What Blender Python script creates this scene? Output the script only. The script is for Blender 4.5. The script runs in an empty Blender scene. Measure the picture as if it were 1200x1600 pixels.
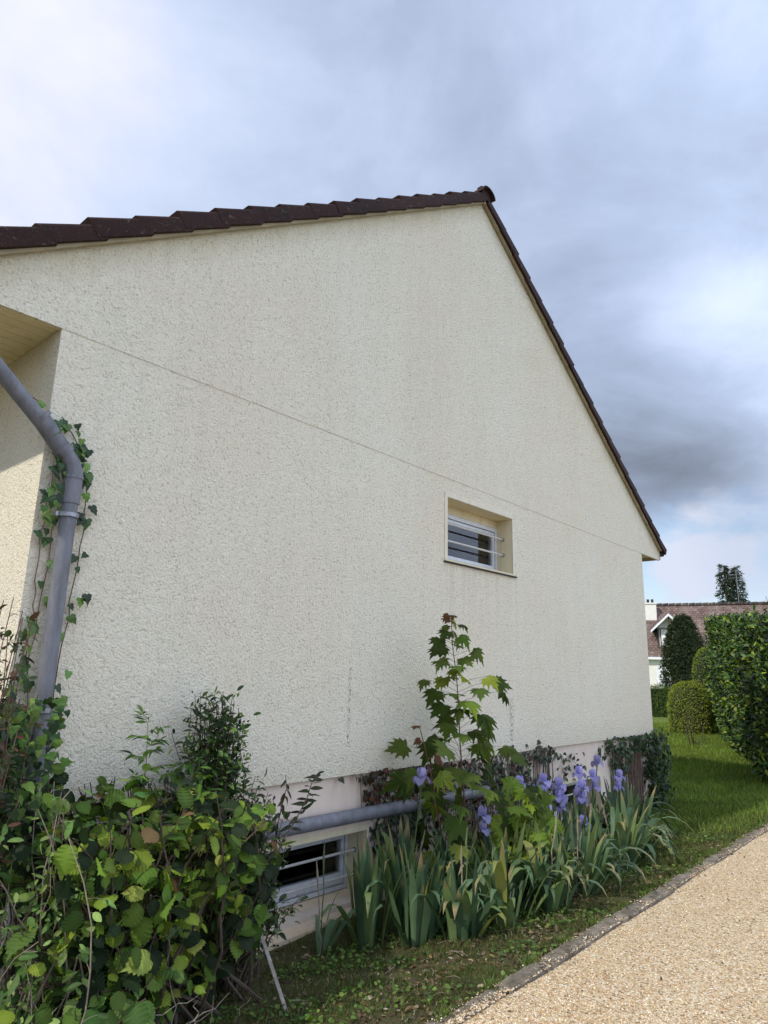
import bpy, math, random
import numpy as np
from mathutils import Vector, Matrix
random.seed(7); rng = np.random.default_rng(11)
rad = math.radians
SC = bpy.context.scene
COL = SC.collection

# ------------------------------------------------------------------ camera
cam_d = bpy.data.cameras.new('camera'); cam = bpy.data.objects.new('camera', cam_d); COL.objects.link(cam)
cam_d.sensor_fit = 'AUTO'; cam_d.sensor_width = 36.0; cam_d.lens = 1048.28/1600*36
cam_d.clip_start = 0.05; cam_d.clip_end = 4000
CR = Matrix(((0.6615025, -0.1887303, -0.7258066), (-0.7495641, -0.1356304, -0.6478874), (0.0238346, 0.9726177, -0.2311853)))
M4 = CR.to_4x4(); M4.translation = Vector((0, 0, 1.65)); cam.matrix_world = M4
SC.camera = cam
SC.render.resolution_x = 768; SC.render.resolution_y = 1024

# ------------------------------------------------------------------ light
SUN_AZ = rad(11); SUN_EL = rad(43)       # sun stands to the left, a little behind the house
sdir = Vector((-math.cos(SUN_AZ)*math.cos(SUN_EL), math.sin(SUN_AZ)*math.cos(SUN_EL), math.sin(SUN_EL)))
sl = bpy.data.lights.new('sun', 'SUN'); sl.energy = 3.1; sl.angle = rad(0.8); sl.color = (1.0, 0.94, 0.86)
so = bpy.data.objects.new('sun', sl); COL.objects.link(so)
so.rotation_euler = sdir.to_track_quat('Z', 'Y').to_euler()

W = bpy.data.worlds.new("World"); SC.world = W; W.use_nodes = True
nt = W.node_tree; nt.nodes.clear()
class N:
    """tiny helper for node trees"""
    def __init__(s, nt): s.nt = nt
    def n(s, typ, **kw):
        nd = s.nt.nodes.new(typ)
        for k, v in kw.items():
            if k in nd.inputs: s.put(nd.inputs[k], v)
            else: setattr(nd, k, v)
        return nd
    def put(s, inp, v):
        if isinstance(v, bpy.types.NodeSocket): s.nt.links.new(v, inp)
        else: inp.default_value = v
    def math(s, op, a, b=0.0, c=0.0, clamp=False):
        nd = s.nt.nodes.new('ShaderNodeMath'); nd.operation = op; nd.use_clamp = clamp
        s.put(nd.inputs[0], a); s.put(nd.inputs[1], b); s.put(nd.inputs[2], c)
        return nd.outputs[0]
    def vmath(s, op, a, b=(0, 0, 0)):
        nd = s.nt.nodes.new('ShaderNodeVectorMath'); nd.operation = op
        s.put(nd.inputs[0], a); s.put(nd.inputs[1], b)
        return nd.outputs['Value'] if op in ('DOT_PRODUCT', 'LENGTH', 'DISTANCE') else nd.outputs[0]
    def ramp(s, fac, stops, interp='LINEAR'):
        nd = s.nt.nodes.new('ShaderNodeValToRGB'); cr = nd.color_ramp; cr.interpolation = interp
        while len(cr.elements) < len(stops): cr.elements.new(0.5)
        for e, (p, c) in zip(cr.elements, stops):
            e.position = p; e.color = (c, c, c, 1) if isinstance(c, (int, float)) else (*c, 1)
        s.put(nd.inputs[0], fac); return nd.outputs[0]
    def mixc(s, fac, a, b, mode='MIX'):
        nd = s.nt.nodes.new('ShaderNodeMix'); nd.data_type = 'RGBA'; nd.blend_type = mode; nd.clamp_factor = True
        s.put(nd.inputs[0], fac)
        for i, v in ((6, a), (7, b)):
            if isinstance(v, tuple) and len(v) == 3: v = (*v, 1)
            s.put(nd.inputs[i], v)
        return nd.outputs[2]
    def noise(s, vec, scale, detail=3, rough=0.55, dist=0.0, out=0):
        nd = s.nt.nodes.new('ShaderNodeTexNoise'); s.put(nd.inputs['Vector'], vec)
        nd.inputs['Scale'].default_value = scale; nd.inputs['Detail'].default_value = detail
        nd.inputs['Roughness'].default_value = rough; nd.inputs['Distortion'].default_value = dist
        return nd.outputs[out]
    def vor(s, vec, scale, feature='F1', out='Distance', rnd=1.0):
        nd = s.nt.nodes.new('ShaderNodeTexVoronoi'); nd.feature = feature; s.put(nd.inputs['Vector'], vec)
        nd.inputs['Scale'].default_value = scale; nd.inputs['Randomness'].default_value = rnd
        return nd.outputs[out]
    def mapping(s, vec, scale=(1, 1, 1), loc=(0, 0, 0), rot=(0, 0, 0)):
        nd = s.nt.nodes.new('ShaderNodeMapping'); s.put(nd.inputs[0], vec)
        nd.inputs['Location'].default_value = loc; nd.inputs['Rotation'].default_value = rot
        nd.inputs['Scale'].default_value = scale; return nd.outputs[0]

g = N(nt)
dirv = g.n('ShaderNodeTexCoord').outputs['Generated']
sky = g.n('ShaderNodeTexSky', sky_type='NISHITA', sun_disc=False, sun_elevation=SUN_EL, sun_rotation=-(math.pi/2-SUN_AZ))
sep = g.n('ShaderNodeSeparateXYZ', Vector=dirv)
dz = sep.outputs[2]
# cloud deck: noise on a flattened dome so the clouds crowd towards the horizon
den = g.math('ADD', g.math('MAXIMUM', dz, 0.0), 0.22)
px_ = g.math('DIVIDE', sep.outputs[0], den); py_ = g.math('DIVIDE', sep.outputs[1], den)
cvec = g.n('ShaderNodeCombineXYZ', X=px_, Y=py_, Z=0.0).outputs[0]
n1 = g.noise(cvec, 0.85, 4, 0.5, 0.35)
n2 = g.noise(g.mapping(cvec, loc=(3.1, 7.7, 0)), 2.4, 6, 0.58, 0.5)
def blob(px, py, power):                                  # a brighter or darker region of cloud about a direction
    v = CR @ Vector((px-600, 800-py, -1048.28)); v.normalize()
    d = g.vmath('DOT_PRODUCT', dirv, tuple(v))
    return g.math('POWER', g.math('MAXIMUM', d, 0.0), power)
n3 = g.noise(g.mapping(cvec, loc=(1.3, 2.2, 0)), 6.5, 6, 0.6, 0.25)
nn = g.math('ADD', g.math('MULTIPLY', n1, 0.54), g.math('ADD', g.math('MULTIPLY', n2, 0.34), g.math('MULTIPLY', n3, 0.12)))
wob = g.math('MULTIPLY', g.math('SUBTRACT', n2, 0.5), 0.10)
el = g.math('ADD', dz, wob)
b = g.math('MULTIPLY', g.math('SUBTRACT', nn, 0.5), 1.7)
for (x, y, p, a) in ((30, 300, 26, 0.22), (150, 10, 60, 0.16), (1120, 545, 190, 0.28), (560, 190, 40, -0.10),
                     (1080, 730, 110, -0.50), (900, 640, 60, -0.14), (1190, 330, 60, -0.08), (700, 40, 50, 0.10)):
    b = g.math('ADD', b, g.math('MULTIPLY', blob(x, y, p), a))
b = g.math('ADD', b, 0.605)
# added fill: unseen clouds behind the viewer brightened to light the gable wall
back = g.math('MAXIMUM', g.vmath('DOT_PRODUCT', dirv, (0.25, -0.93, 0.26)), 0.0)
ccol = g.ramp(b, [(0.0, (0.19, 0.22, 0.29)), (0.28, (0.30, 0.36, 0.48)), (0.5, (0.415, 0.505, 0.69)),
                  (0.72, (0.60, 0.69, 0.90)), (1.0, (0.86, 0.87, 0.98))])
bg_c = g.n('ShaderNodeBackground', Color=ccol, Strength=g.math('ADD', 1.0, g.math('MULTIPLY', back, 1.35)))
lowc = g.ramp(g.math('ADD', g.noise(g.mapping(dirv, scale=(1, 1, 2.2)), 7.5, 5, 0.55, 0.2), g.math('MULTIPLY', blob(1070, 885, 700), 0.25)),
              [(0.42, 0.0), (0.60, 1.0)])
bg_w = g.n('ShaderNodeBackground', Color=(0.66, 0.72, 0.87, 1), Strength=1.0)
bg_s = g.n('ShaderNodeBackground', Color=sky.outputs[0], Strength=0.14)
m1 = g.n('ShaderNodeMixShader', Fac=g.math('MAXIMUM', lowc, 0.25)); nt.links.new(bg_s.outputs[0], m1.inputs[1]); nt.links.new(bg_w.outputs[0], m1.inputs[2])
deck = g.ramp(el, [(0.205, 0.0), (0.262, 1.0)], 'EASE')
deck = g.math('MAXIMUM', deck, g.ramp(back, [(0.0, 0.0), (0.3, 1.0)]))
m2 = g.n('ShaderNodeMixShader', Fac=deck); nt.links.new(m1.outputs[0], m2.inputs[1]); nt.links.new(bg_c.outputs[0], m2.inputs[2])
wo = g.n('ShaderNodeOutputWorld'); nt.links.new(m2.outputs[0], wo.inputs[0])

vs = SC.view_settings; vs.view_transform = 'Standard'; vs.look = 'None'; vs.exposure = 0.13; vs.gamma = 1.0; vs.use_curve_mapping = False
SC.render.engine = 'CYCLES'
SC.cycles.max_bounces = 6; SC.cycles.transparent_max_bounces = 6

# ------------------------------------------------------------------ helpers
def tag(o, label=None, cat=None, group=None, kind=None):
    if label: o['label'] = label
    if cat: o['category'] = cat
    if group: o['group'] = group
    if kind: o['kind'] = kind
    return o
def empty(name, loc, label, cat, group=None):
    o = bpy.data.objects.new(name, None); COL.objects.link(o); o.location = loc; o.empty_display_size = 0.1
    return tag(o, label, cat, group)
def link(name, me, mat, parent=None):
    o = bpy.data.objects.new(name, me); COL.objects.link(o)
    if mat is not None: me.materials.append(mat)
    if parent is not None:
        o.parent = parent
        l = Vector(); p = parent
        while p is not None: l += Vector(p.location); p = p.parent
        if l.length > 1e-9: me.transform(Matrix.Translation(-l))   # geometry is written in world coordinates
    return o

class MB:
    """collects geometry in world coordinates -> one mesh"""
    def __init__(s): s.v = []; s.f = []; s.smooth = False
    def poly(s, verts, faces):
        b0 = len(s.v); s.v += [tuple(p) for p in verts]; s.f += [tuple(b0+i for i in f) for f in faces]; return s
    def box(s, x0, x1, y0, y1, z0, z1, M=None):
        P = [(x0,y0,z0),(x1,y0,z0),(x1,y1,z0),(x0,y1,z0),(x0,y0,z1),(x1,y0,z1),(x1,y1,z1),(x0,y1,z1)]
        if M is not None: P = [tuple(M @ Vector(p)) for p in P]
        return s.poly(P, [(0,3,2,1),(4,5,6,7),(0,1,5,4),(1,2,6,5),(2,3,7,6),(3,0,4,7)])
    def prism_y(s, pts, y0, y1):            # polygon in XZ (counter-clockwise seen from -Y) pushed along Y
        n = len(pts)
        P = [(x, y0, z) for x, z in pts] + [(x, y1, z) for x, z in pts]
        return s.poly(P, [tuple(range(n)), tuple(range(2*n-1, n-1, -1))] + [(i, n+i, n+(i+1) % n, (i+1) % n) for i in range(n)])
    def tube(s, pts, r, n=8, cap=True):
        pts = [Vector(p) for p in pts]; m = len(pts)
        rr = r if isinstance(r, (list, tuple)) else [r]*m
        P = []; up = None
        for i, p in enumerate(pts):
            t = (pts[min(i+1, m-1)] - pts[max(i-1, 0)])
            t = t.normalized() if t.length > 1e-9 else Vector((0,0,1))
            if up is None: up = t.orthogonal().normalized()
            a = (up - t*up.dot(t)); a = a.normalized() if a.length > 1e-6 else t.orthogonal().normalized(); up = a
            c = t.cross(a)
            for k in range(n):
                th = 2*math.pi*k/n; P.append(p + (a*math.cos(th) + c*math.sin(th))*rr[i])
        F = [(i*n+k, i*n+(k+1) % n, (i+1)*n+(k+1) % n, (i+1)*n+k) for i in range(m-1) for k in range(n)]
        if cap: F += [tuple(range(n-1, -1, -1)), tuple((m-1)*n+k for k in range(n))]
        return s.poly(P, F)
    def build(s, name, mat, parent=None, smooth=False, bevel=0):
        me = bpy.data.meshes.new(name); me.from_pydata(s.v, [], s.f); me.update()
        o = link(name, me, mat, parent)
        if smooth:
            me.shade_smooth()
            me.set_sharp_from_angle(angle=rad(40))
        if bevel:
            md = o.modifiers.new('b', 'BEVEL'); md.width = bevel; md.segments = 2; md.limit_method = 'ANGLE'; md.angle_limit = rad(40)
        return o

# ---- leaves: one template scattered many times into ONE mesh (numpy)
def half_leaf(outline, fold=0.25, droop=0.35, corr=0.0):
    """outline: list of (x,y) of the right half, base to tip. returns verts, tris"""
    V = []; T = []
    n = len(outline)
    for i, (x, y) in enumerate(outline): V.append((0, y, -droop*y*y))
    for sgn in (1, -1):
        b = len(V)
        for i, (x, y) in enumerate(outline):
            V.append((sgn*x, y + 0.0, fold*abs(x) - droop*y*y - 0.5*abs(x)**2 + (corr if i % 2 else -corr)))
        for i in range(n-1):
            q = (i, b+i, b+i+1, i+1) if sgn > 0 else (i, i+1, b+i+1, b+i)
            T += [(q[0], q[1], q[2]), (q[0], q[2], q[3])]
    return np.array(V, float), np.array(T, int)
def fan_leaf(outline, centre=(0, 0.28), droop=0.3, cup=0.15):
    V = [(centre[0], centre[1], 0.02)]
    full = outline + [(-x, y) for x, y in outline[-2:0:-1]]
    for x, y in full:
        r2 = (x-centre[0])**2 + (y-centre[1])**2
        V.append((x, y, -droop*r2 + cup*abs(x)*0.5 - 0.0))
    n = len(full); T = [(0, 1+i, 1+(i+1) % n) for i in range(n)]
    return np.array(V, float), np.array(T, int)
def serr(fn, n, amp=0.03):
    o = []
    for i in range(n+1):
        t = i/n; x, y = fn(t)
        if 0 < i < n: x += amp if i % 2 else -amp*0.6
        o.append((max(x, 0.0), y))
    return o
HAZEL = half_leaf([(0.0,0.0),(0.20,-0.05),(0.33,0.03),(0.37,0.13),(0.46,0.18),(0.44,0.28),(0.52,0.34),(0.47,0.44),(0.53,0.51),(0.45,0.58),
                   (0.47,0.67),(0.36,0.71),(0.36,0.79),(0.23,0.81),(0.21,0.89),(0.09,0.90),(0.0,1.04)], 0.25, 0.42, 0.009)
OVAL = half_leaf([(0,0),(0.12,0.12),(0.21,0.32),(0.24,0.52),(0.19,0.76),(0.09,0.92),(0,1)], 0.35, 0.25)
LANCE = half_leaf([(0,0),(0.09,0.15),(0.15,0.38),(0.14,0.62),(0.07,0.85),(0,1)], 0.35, 0.35)
MAPLE = fan_leaf([(0,0.02),(0.16,-0.04),(0.40,-0.08),(0.33,0.08),(0.60,0.16),(0.47,0.24),(0.66,0.44),(0.45,0.42),(0.40,0.50),(0.50,0.74),(0.36,0.66),
                  (0.22,0.56),(0.19,0.68),(0.24,0.80),(0.12,0.80),(0,1.06)], (0, 0.3), 0.55, 0.35)
IVY = fan_leaf([(0,0.05),(0.20,-0.06),(0.38,0.02),(0.46,0.20),(0.33,0.36),(0.34,0.55),(0.18,0.68),(0,1.0)], (0, 0.3), 0.35, 0.2)
GRASSB = (np.array([(-0.03,0,0),(0.03,0,0),(-0.022,0.5,0.04),(0.022,0.5,0.04),(0,1,0.28)], float), np.array([(0,1,3),(0,3,2),(2,3,4)]))

def leaves(name, tmpl, pos, axis, normal, scale, tint, mat, parent=None, wid=None, k_curl=True):
    V, T = tmpl
    pos = np.asarray(pos, float); n = len(pos)
    a = np.asarray(axis, float); a /= np.linalg.norm(a, axis=1, keepdims=True)+1e-9
    nn = np.asarray(normal, float); nn = nn - a*(nn*a).sum(1, keepdims=True)
    ln = np.linalg.norm(nn, axis=1, keepdims=True); bad = ln[:, 0] < 1e-4
    nn[bad] = np.cross(a[bad], (0.3, 0.5, 0.81)); ln = np.linalg.norm(nn, axis=1, keepdims=True); nn /= ln+1e-9
    sd = np.cross(a, nn)
    zf = (0.2+2.0*rng.random((n, 1))**1.5)[:, None] if k_curl else 1.0
    cx = (rng.normal(0, 0.16, (n, 1, 1)) if k_curl else 0.0)
    s = np.asarray(scale, float).reshape(n, 1)*np.ones((n, 1))
    w = s if wid is None else s*np.asarray(wid, float).reshape(-1, 1)
    VX = V[None, :, 0:1] + cx*V[None, :, 1:2]**2
    P = (pos[:, None, :] + w[:, None, :]*VX*sd[:, None, :] + s[:, None, :]*V[None, :, 1:2]*a[:, None, :]
         + s[:, None, :]*V[None, :, 2:3]*zf*nn[:, None, :]).reshape(-1, 3)
    k = len(V); F = (T[None] + (np.arange(n)*k)[:, None, None]).reshape(-1, 3)
    off = np.zeros(3); p = parent
    while p is not None: off += np.array(p.location); p = p.parent
    P = P - off
    me = bpy.data.meshes.new(name)
    me.vertices.add(len(P)); me.vertices.foreach_set('co', P.astype(np.float32).ravel())
    me.loops.add(len(F)*3); me.loops.foreach_set('vertex_index', F.astype(np.int32).ravel())
    me.polygons.add(len(F)); me.polygons.foreach_set('loop_start', (np.arange(len(F))*3).astype(np.int32))
    me.update(calc_edges=True)
    at = me.attributes.new('tint', 'FLOAT_COLOR', 'POINT')
    tc = np.ones((n, k, 4), np.float32); tc[:, :, :3] = np.asarray(tint)[:, None, :]
    if k_curl: tc[:, :, :3] *= (1.0+0.22*(np.abs(V[:, 0]) < 1e-6)+0.16*((np.arange(k) % 2)-0.5))[None, :, None]     # pale midrib and side veins
    at.data.foreach_set('color', tc.ravel())
    me.polygons.foreach_set('use_smooth', np.zeros(len(F), bool))
    o = bpy.data.objects.new(name, me); COL.objects.link(o); me.materials.append(mat)
    if parent is not None: o.parent = parent
    return o
def unit(n): v = rng.normal(size=(n, 3)); return v/np.linalg.norm(v, axis=1, keepdims=True)
def tints(n, cols, probs=None, jit=0.12):
    cols = np.array(cols, float); idx = rng.choice(len(cols), n, p=probs)
    c = cols[idx]*(1+rng.normal(0, jit, (n, 1)))*(1+rng.normal(0, jit*0.35, (n, 3)))
    return np.clip(c, 0.003, 0.9)

# ------------------------------------------------------------------ materials
def mat(name):
    m = bpy.data.materials.new(name); m.use_nodes = True; m.node_tree.nodes.clear()
    h = N(m.node_tree); out = h.n('ShaderNodeOutputMaterial'); return m, h, out
def finish(h, out, color, rough=0.6, bump=None, bs=0.5, bd=0.01, spec=0.5, metal=0.0, rgh=None):
    if isinstance(color, tuple) and len(color) == 3: color = (*color, 1)
    p = h.n('ShaderNodeBsdfPrincipled', **{'Base Color': color, 'Roughness': rgh if rgh is not None else rough, 'Metallic': metal, 'Specular IOR Level': spec})
    if bump is not None:
        bn = h.n('ShaderNodeBump', Height=bump, Strength=bs, Distance=bd); h.nt.links.new(bn.outputs[0], p.inputs['Normal'])
    h.nt.links.new(p.outputs[0], out.inputs[0]); return p
def leaf_mat(name, rough=0.60, trans=0.24, spec=0.16, tboost=(1.5, 1.7, 0.6)):
    m, h, out = mat(name)
    a = h.n('ShaderNodeAttribute', attribute_name='tint').outputs['Color']
    tc = h.n('ShaderNodeTexCoord').outputs['Object']
    c = h.mixc(h.math('MULTIPLY', h.noise(tc, 90, 2), 0.5), a, h.mixc(1.0, a, (0.55, 0.6, 0.5), 'MULTIPLY'))
    p = h.n('ShaderNodeBsdfPrincipled', **{'Base Color': c, 'Roughness': rough, 'Specular IOR Level': spec})
    bn = h.n('ShaderNodeBump', Height=h.noise(tc, 160, 2), Strength=0.25, Distance=0.002); h.nt.links.new(bn.outputs[0], p.inputs['Normal'])
    t = h.n('ShaderNodeBsdfTranslucent', Color=h.mixc(1.0, c, tboost, 'MULTIPLY'))
    mx = h.n('ShaderNodeMixShader', Fac=trans); h.nt.links.new(p.outputs[0], mx.inputs[1]); h.nt.links.new(t.outputs[0], mx.inputs[2])
    h.nt.links.new(mx.outputs[0], out.inputs[0]); return m
def simple(name, col, rough=0.6, var=0.15, scale=30, bump=0.2, bd=0.003, spec=0.5, metal=0.0, col2=None):
    m, h, out = mat(name); tc = h.n('ShaderNodeTexCoord').outputs['Object']
    nz = h.noise(tc, scale, 5, 0.6)
    c2 = col2 if col2 else tuple(x*(1-var*2) for x in col)
    c = h.mixc(h.ramp(nz, [(0.35, 0.0), (0.7, 1.0)]), col, c2)
    finish(h, out, c, rough, nz, bump, bd, spec, metal); return m

def render_mat(name, base, coarse=True):
    """roughcast cream render: worm-like pits and crests"""
    m, h, out = mat(name); P = h.n('ShaderNodeNewGeometry').outputs['Position']
    warp = h.vmath('ADD', P, h.vmath('MULTIPLY', h.noise(P, 14, 2, out=1), (0.06, 0.06, 0.06)))
    a = h.noise(warp, 72, 4, 0.66, 0.6); b_ = h.noise(P, 150, 3, 0.6, 0.3); big = h.vor(warp, 70, 'SMOOTH_F1')
    hgt = h.math('ADD', h.math('MULTIPLY', a, 0.6), h.math('ADD', h.math('MULTIPLY', b_, 0.35), h.math('MULTIPLY', big, -0.45)))
    sx = h.n('ShaderNodeSeparateXYZ', Vector=P)
    # large soft discoloration, faint vertical run marks, grime plus painted shade just below the verges
    soft = h.noise(h.mapping(P, scale=(0.5, 0.5, 0.35)), 1.3, 4, 0.6)
    runs = h.noise(h.mapping(P, scale=(7, 7, 0.35)), 1.0, 4, 0.6)
    c = h.mixc(h.ramp(soft, [(0.35, 0.0), (0.7, 1.0)]), base, tuple(x*k for x, k in zip(base, (0.985, 0.945, 0.91))))
    c = h.mixc(h.math('MULTIPLY', h.ramp(runs, [(0.48, 0.0), (0.72, 1.0)]), 0.24), c, tuple(x*0.80 for x in base))
    pink = h.noise(h.mapping(P, loc=(9, 2, 5)), 0.9, 3)
    c = h.mixc(h.math('MULTIPLY', h.ramp(pink, [(0.5, 0.0), (0.7, 1.0)]), 0.28), c, (base[0]*0.95, base[1]*0.86, base[2]*0.78))
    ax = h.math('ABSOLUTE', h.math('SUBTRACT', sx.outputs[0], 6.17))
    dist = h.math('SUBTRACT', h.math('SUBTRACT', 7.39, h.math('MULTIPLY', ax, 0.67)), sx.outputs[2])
    grime_shade = h.math('MULTIPLY', h.ramp(h.math('ADD', dist, h.math('MULTIPLY', h.math('SUBTRACT', runs, 0.5), 0.5)), [(0.0, 1.0), (0.30, 0.0)]), 0.55)
    c = h.mixc(grime_shade, c, (base[0]*0.60, base[1]*0.56, base[2]*0.40))
    # splashed soil and damp along the foot, dirty runs under the small window's sill
    foot = h.math('MULTIPLY', h.ramp(h.math('ADD', h.math('SUBTRACT', sx.outputs[2], 0.83), h.math('MULTIPLY', h.math('SUBTRACT', runs, 0.5), 0.5)), [(0.0, 1.0), (0.30, 0.0)]), 0.22)
    c = h.mixc(foot, c, (base[0]*0.62, base[1]*0.58, base[2]*0.50))
    us = h.math('MULTIPLY', h.math('MULTIPLY', h.math('GREATER_THAN', sx.outputs[0], 5.42), h.math('LESS_THAN', sx.outputs[0], 6.82)),
                h.math('MULTIPLY', h.ramp(h.math('SUBTRACT', 2.76, sx.outputs[2]), [(0.0, 1.0), (0.9, 0.0)]), h.math('LESS_THAN', sx.outputs[2], 2.77)))
    c = h.mixc(h.math('MULTIPLY', us, h.math('MULTIPLY', h.ramp(h.noise(h.mapping(P, scale=(14, 14, 0.3)), 1.0, 4, 0.6), [(0.45, 0), (0.7, 1)]), 0.40)), c, (base[0]*0.66, base[1]*0.60, base[2]*0.50))
    pt = h.noise(h.mapping(P, loc=(3, 8, 1)), 3.2, 5, 0.65)
    c = h.mixc(h.math('MULTIPLY', h.ramp(pt, [(0.55, 0.0), (0.66, 1.0)]), 0.07), c, (base[0]*0.70, base[1]*0.70, base[2]*0.64))
    # black lichen drips low on the wall
    dr = None
    for x0, z0, z1, w in ((4.11, 1.05, 1.75, 0.028), (6.65, 0.95, 1.40, 0.06)):
        mx = h.math('SUBTRACT', 1.0, h.math('DIVIDE', h.math('ABSOLUTE', h.math('SUBTRACT', sx.outputs[0], x0)), w), clamp=True)
        mz = h.math('MULTIPLY', h.math('GREATER_THAN', sx.outputs[2], z0), h.math('LESS_THAN', sx.outputs[2], z1))
        d = h.math('MULTIPLY', mx, mz); dr = d if dr is None else h.math('MAXIMUM', dr, d)
    spots = h.ramp(h.noise(h.mapping(P, scale=(1.6, 1.6, 0.7)), 40, 3), [(0.50, 0.0), (0.60, 1.0)])
    c = h.mixc(h.math('MULTIPLY', h.math('MULTIPLY', dr, spots), 0.9), c, (0.10, 0.09, 0.07))
    # dirt and painted shade in the deepest pits
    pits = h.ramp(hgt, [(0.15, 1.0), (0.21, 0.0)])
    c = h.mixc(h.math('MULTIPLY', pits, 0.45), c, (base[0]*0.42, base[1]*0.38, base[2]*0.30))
    finish(h, out, c, 0.9, hgt, 1.0, 0.020, 0.2)
    return m
BASE = (0.86, 0.80, 0.635)
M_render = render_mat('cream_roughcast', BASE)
def smooth_plaster(name, base, var=0.12):
    m, h, out = mat(name); P = h.n('ShaderNodeNewGeometry').outputs['Position']
    nz = h.noise(P, 6, 5, 0.65); runs = h.noise(h.mapping(P, scale=(9, 9, 0.8)), 1.0, 4); fine = h.noise(P, 160, 3)
    c = h.mixc(h.ramp(nz, [(0.35, 0), (0.72, 1)]), base, tuple(x*(1-var) for x in base))
    c = h.mixc(h.math('MULTIPLY', h.ramp(runs, [(0.5, 0), (0.75, 1)]), 0.5), c, (base[0]*0.7, base[1]*0.64, base[2]*0.52))
    finish(h, out, c, 0.85, fine, 0.25, 0.004, 0.25); return m
M_plinth = smooth_plaster('pale_pinkish_plinth', (0.72, 0.60, 0.49))
M_reveal = smooth_plaster('smooth_cream_reveal', (0.72, 0.63, 0.42))
M_board = smooth_plaster('painted_rake_board', (0.40, 0.34, 0.22), 0.3)
M_white = simple('white_pvc', (0.66, 0.67, 0.68), 0.35, 0.10, 14, 0.05)
M_bar = simple('painted_metal_bar', (0.60, 0.58, 0.54), 0.45, 0.12, 40, 0.1)
M_pipe = None
def pipe_mat():
    m, h, out = mat('grey_pvc_pipe'); P = h.n('ShaderNodeNewGeometry').outputs['Position']
    nz = h.noise(h.mapping(P, scale=(1, 1, 0.35)), 14, 5, 0.65)
    c = h.mixc(h.ramp(nz, [(0.4, 0), (0.75, 1)]), (0.180, 0.182, 0.200), (0.100, 0.102, 0.110))
    drt = h.ramp(h.noise(h.mapping(P, scale=(3, 3, 0.6)), 9, 5, 0.7), [(0.52, 0), (0.72, 1)])
    c = h.mixc(h.math('MULTIPLY', drt, 0.55), c, (0.085, 0.085, 0.065))
    sp = h.ramp(h.noise(P, 120, 3), [(0.60, 0), (0.68, 1)])
    c = h.mixc(h.math('MULTIPLY', sp, 0.4), c, (0.28, 0.28, 0.26))
    finish(h, out, c, 0.5, nz, 0.12, 0.004, 0.35); return m
M_pipe = pipe_mat()
def tile_mat():
    m, h, out = mat('dark_brown_clay_tile'); P = h.n('ShaderNodeNewGeometry').outputs['Position']
    ob = h.n('ShaderNodeObjectInfo').outputs['Random']
    nz = h.noise(P, 9, 5, 0.65); f = h.noise(P, 70, 4, 0.6)
    c = h.mixc(h.ramp(nz, [(0.35, 0), (0.7, 1)]), (0.034, 0.014, 0.011), (0.018, 0.011, 0.009))
    c = h.mixc(h.math('MULTIPLY', ob, 0.4), c, (0.060, 0.026, 0.020))
    c = h.mixc(h.math('MULTIPLY', h.ramp(f, [(0.58, 0), (0.72, 1)]), 0.5), c, (0.10, 0.09, 0.075))
    li = h.ramp(h.noise(h.mapping(P, loc=(4, 1, 2)), 26, 4, 0.7), [(0.60, 0), (0.66, 1)])
    c = h.mixc(h.math('MULTIPLY', li, 0.45), c, (0.13, 0.125, 0.085))
    finish(h, out, c, 0.78, f, 0.5, 0.006, 0.15); return m
M_tile = tile_mat()
def glass_mat():
    m, h, out = mat('window_glass')
    p = h.n('ShaderNodeBsdfPrincipled', **{'Base Color': (0.012, 0.013, 0.015, 1), 'Roughness': 0.04, 'Specular IOR Level': 0.6})
    t = h.n('ShaderNodeBsdfTransparent', Color=(0.85, 0.88, 0.88, 1))
    fr = h.n('ShaderNodeFresnel', IOR=1.5)
    gl = h.n('ShaderNodeBsdfGlossy', Roughness=0.03)
    mx = h.n('ShaderNodeMixShader', Fac=h.math('ADD', fr.outputs[0], 0.04)); h.nt.links.new(t.outputs[0], mx.inputs[1]); h.nt.links.new(gl.outputs[0], mx.inputs[2])
    h.nt.links.new(mx.outputs[0], out.inputs[0]); return m
M_glass = glass_mat()
M_dark = simple('dark_room', (0.03, 0.03, 0.035), 0.9)
M_cloth = simple('white_curtain', (0.62, 0.62, 0.66), 0.9, 0.1, 12)
M_soffit = smooth_plaster('cream_soffit_boards', (0.78, 0.70, 0.46), 0.12)
M_steel = simple('weathered_steel', (0.33, 0.33, 0.34), 0.35, 0.2, 30, 0.1, metal=0.8)
M_bark = simple('brown_bark', (0.10, 0.07, 0.045), 0.8, 0.25, 60, 0.5)
M_green_stem = simple('green_stem', (0.10, 0.14, 0.05), 0.5, 0.2, 40)
M_red_stem = simple('reddish_stem', (0.16, 0.06, 0.04), 0.55, 0.2, 40)
M_vine = simple('dead_vine', (0.085, 0.045, 0.03), 0.85, 0.3, 60, 0.4, col2=(0.17, 0.12, 0.085))
M_twig = simple('dry_twig', (0.30, 0.24, 0.17), 0.8, 0.25, 60, 0.4)
M_wood = simple('grey_weathered_wood', (0.30, 0.27, 0.22), 0.85, 0.3, 30, 0.5, col2=(0.15, 0.13, 0.10))
M_leaf = leaf_mat('soft_leaf')
M_leaf_glossy = leaf_mat('glossy_leaf', 0.42, 0.13, 0.26)
M_leaf_maple = leaf_mat('maple_leaf', 0.6, 0.40, 0.16, (1.7, 1.8, 0.5))
M_iris = leaf_mat('iris_blade', 0.5, 0.18, 0.22, (1.2, 1.4, 0.7))
M_petal = leaf_mat('iris_petal', 0.6, 0.35, 0.2, (1.1, 1.05, 1.2))
M_grass = leaf_mat('grass_blade', 0.55, 0.30, 0.25)
M_litter = leaf_mat('leaf_litter', 0.8, 0.05, 0.2, (1, 1, 1))
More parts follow.
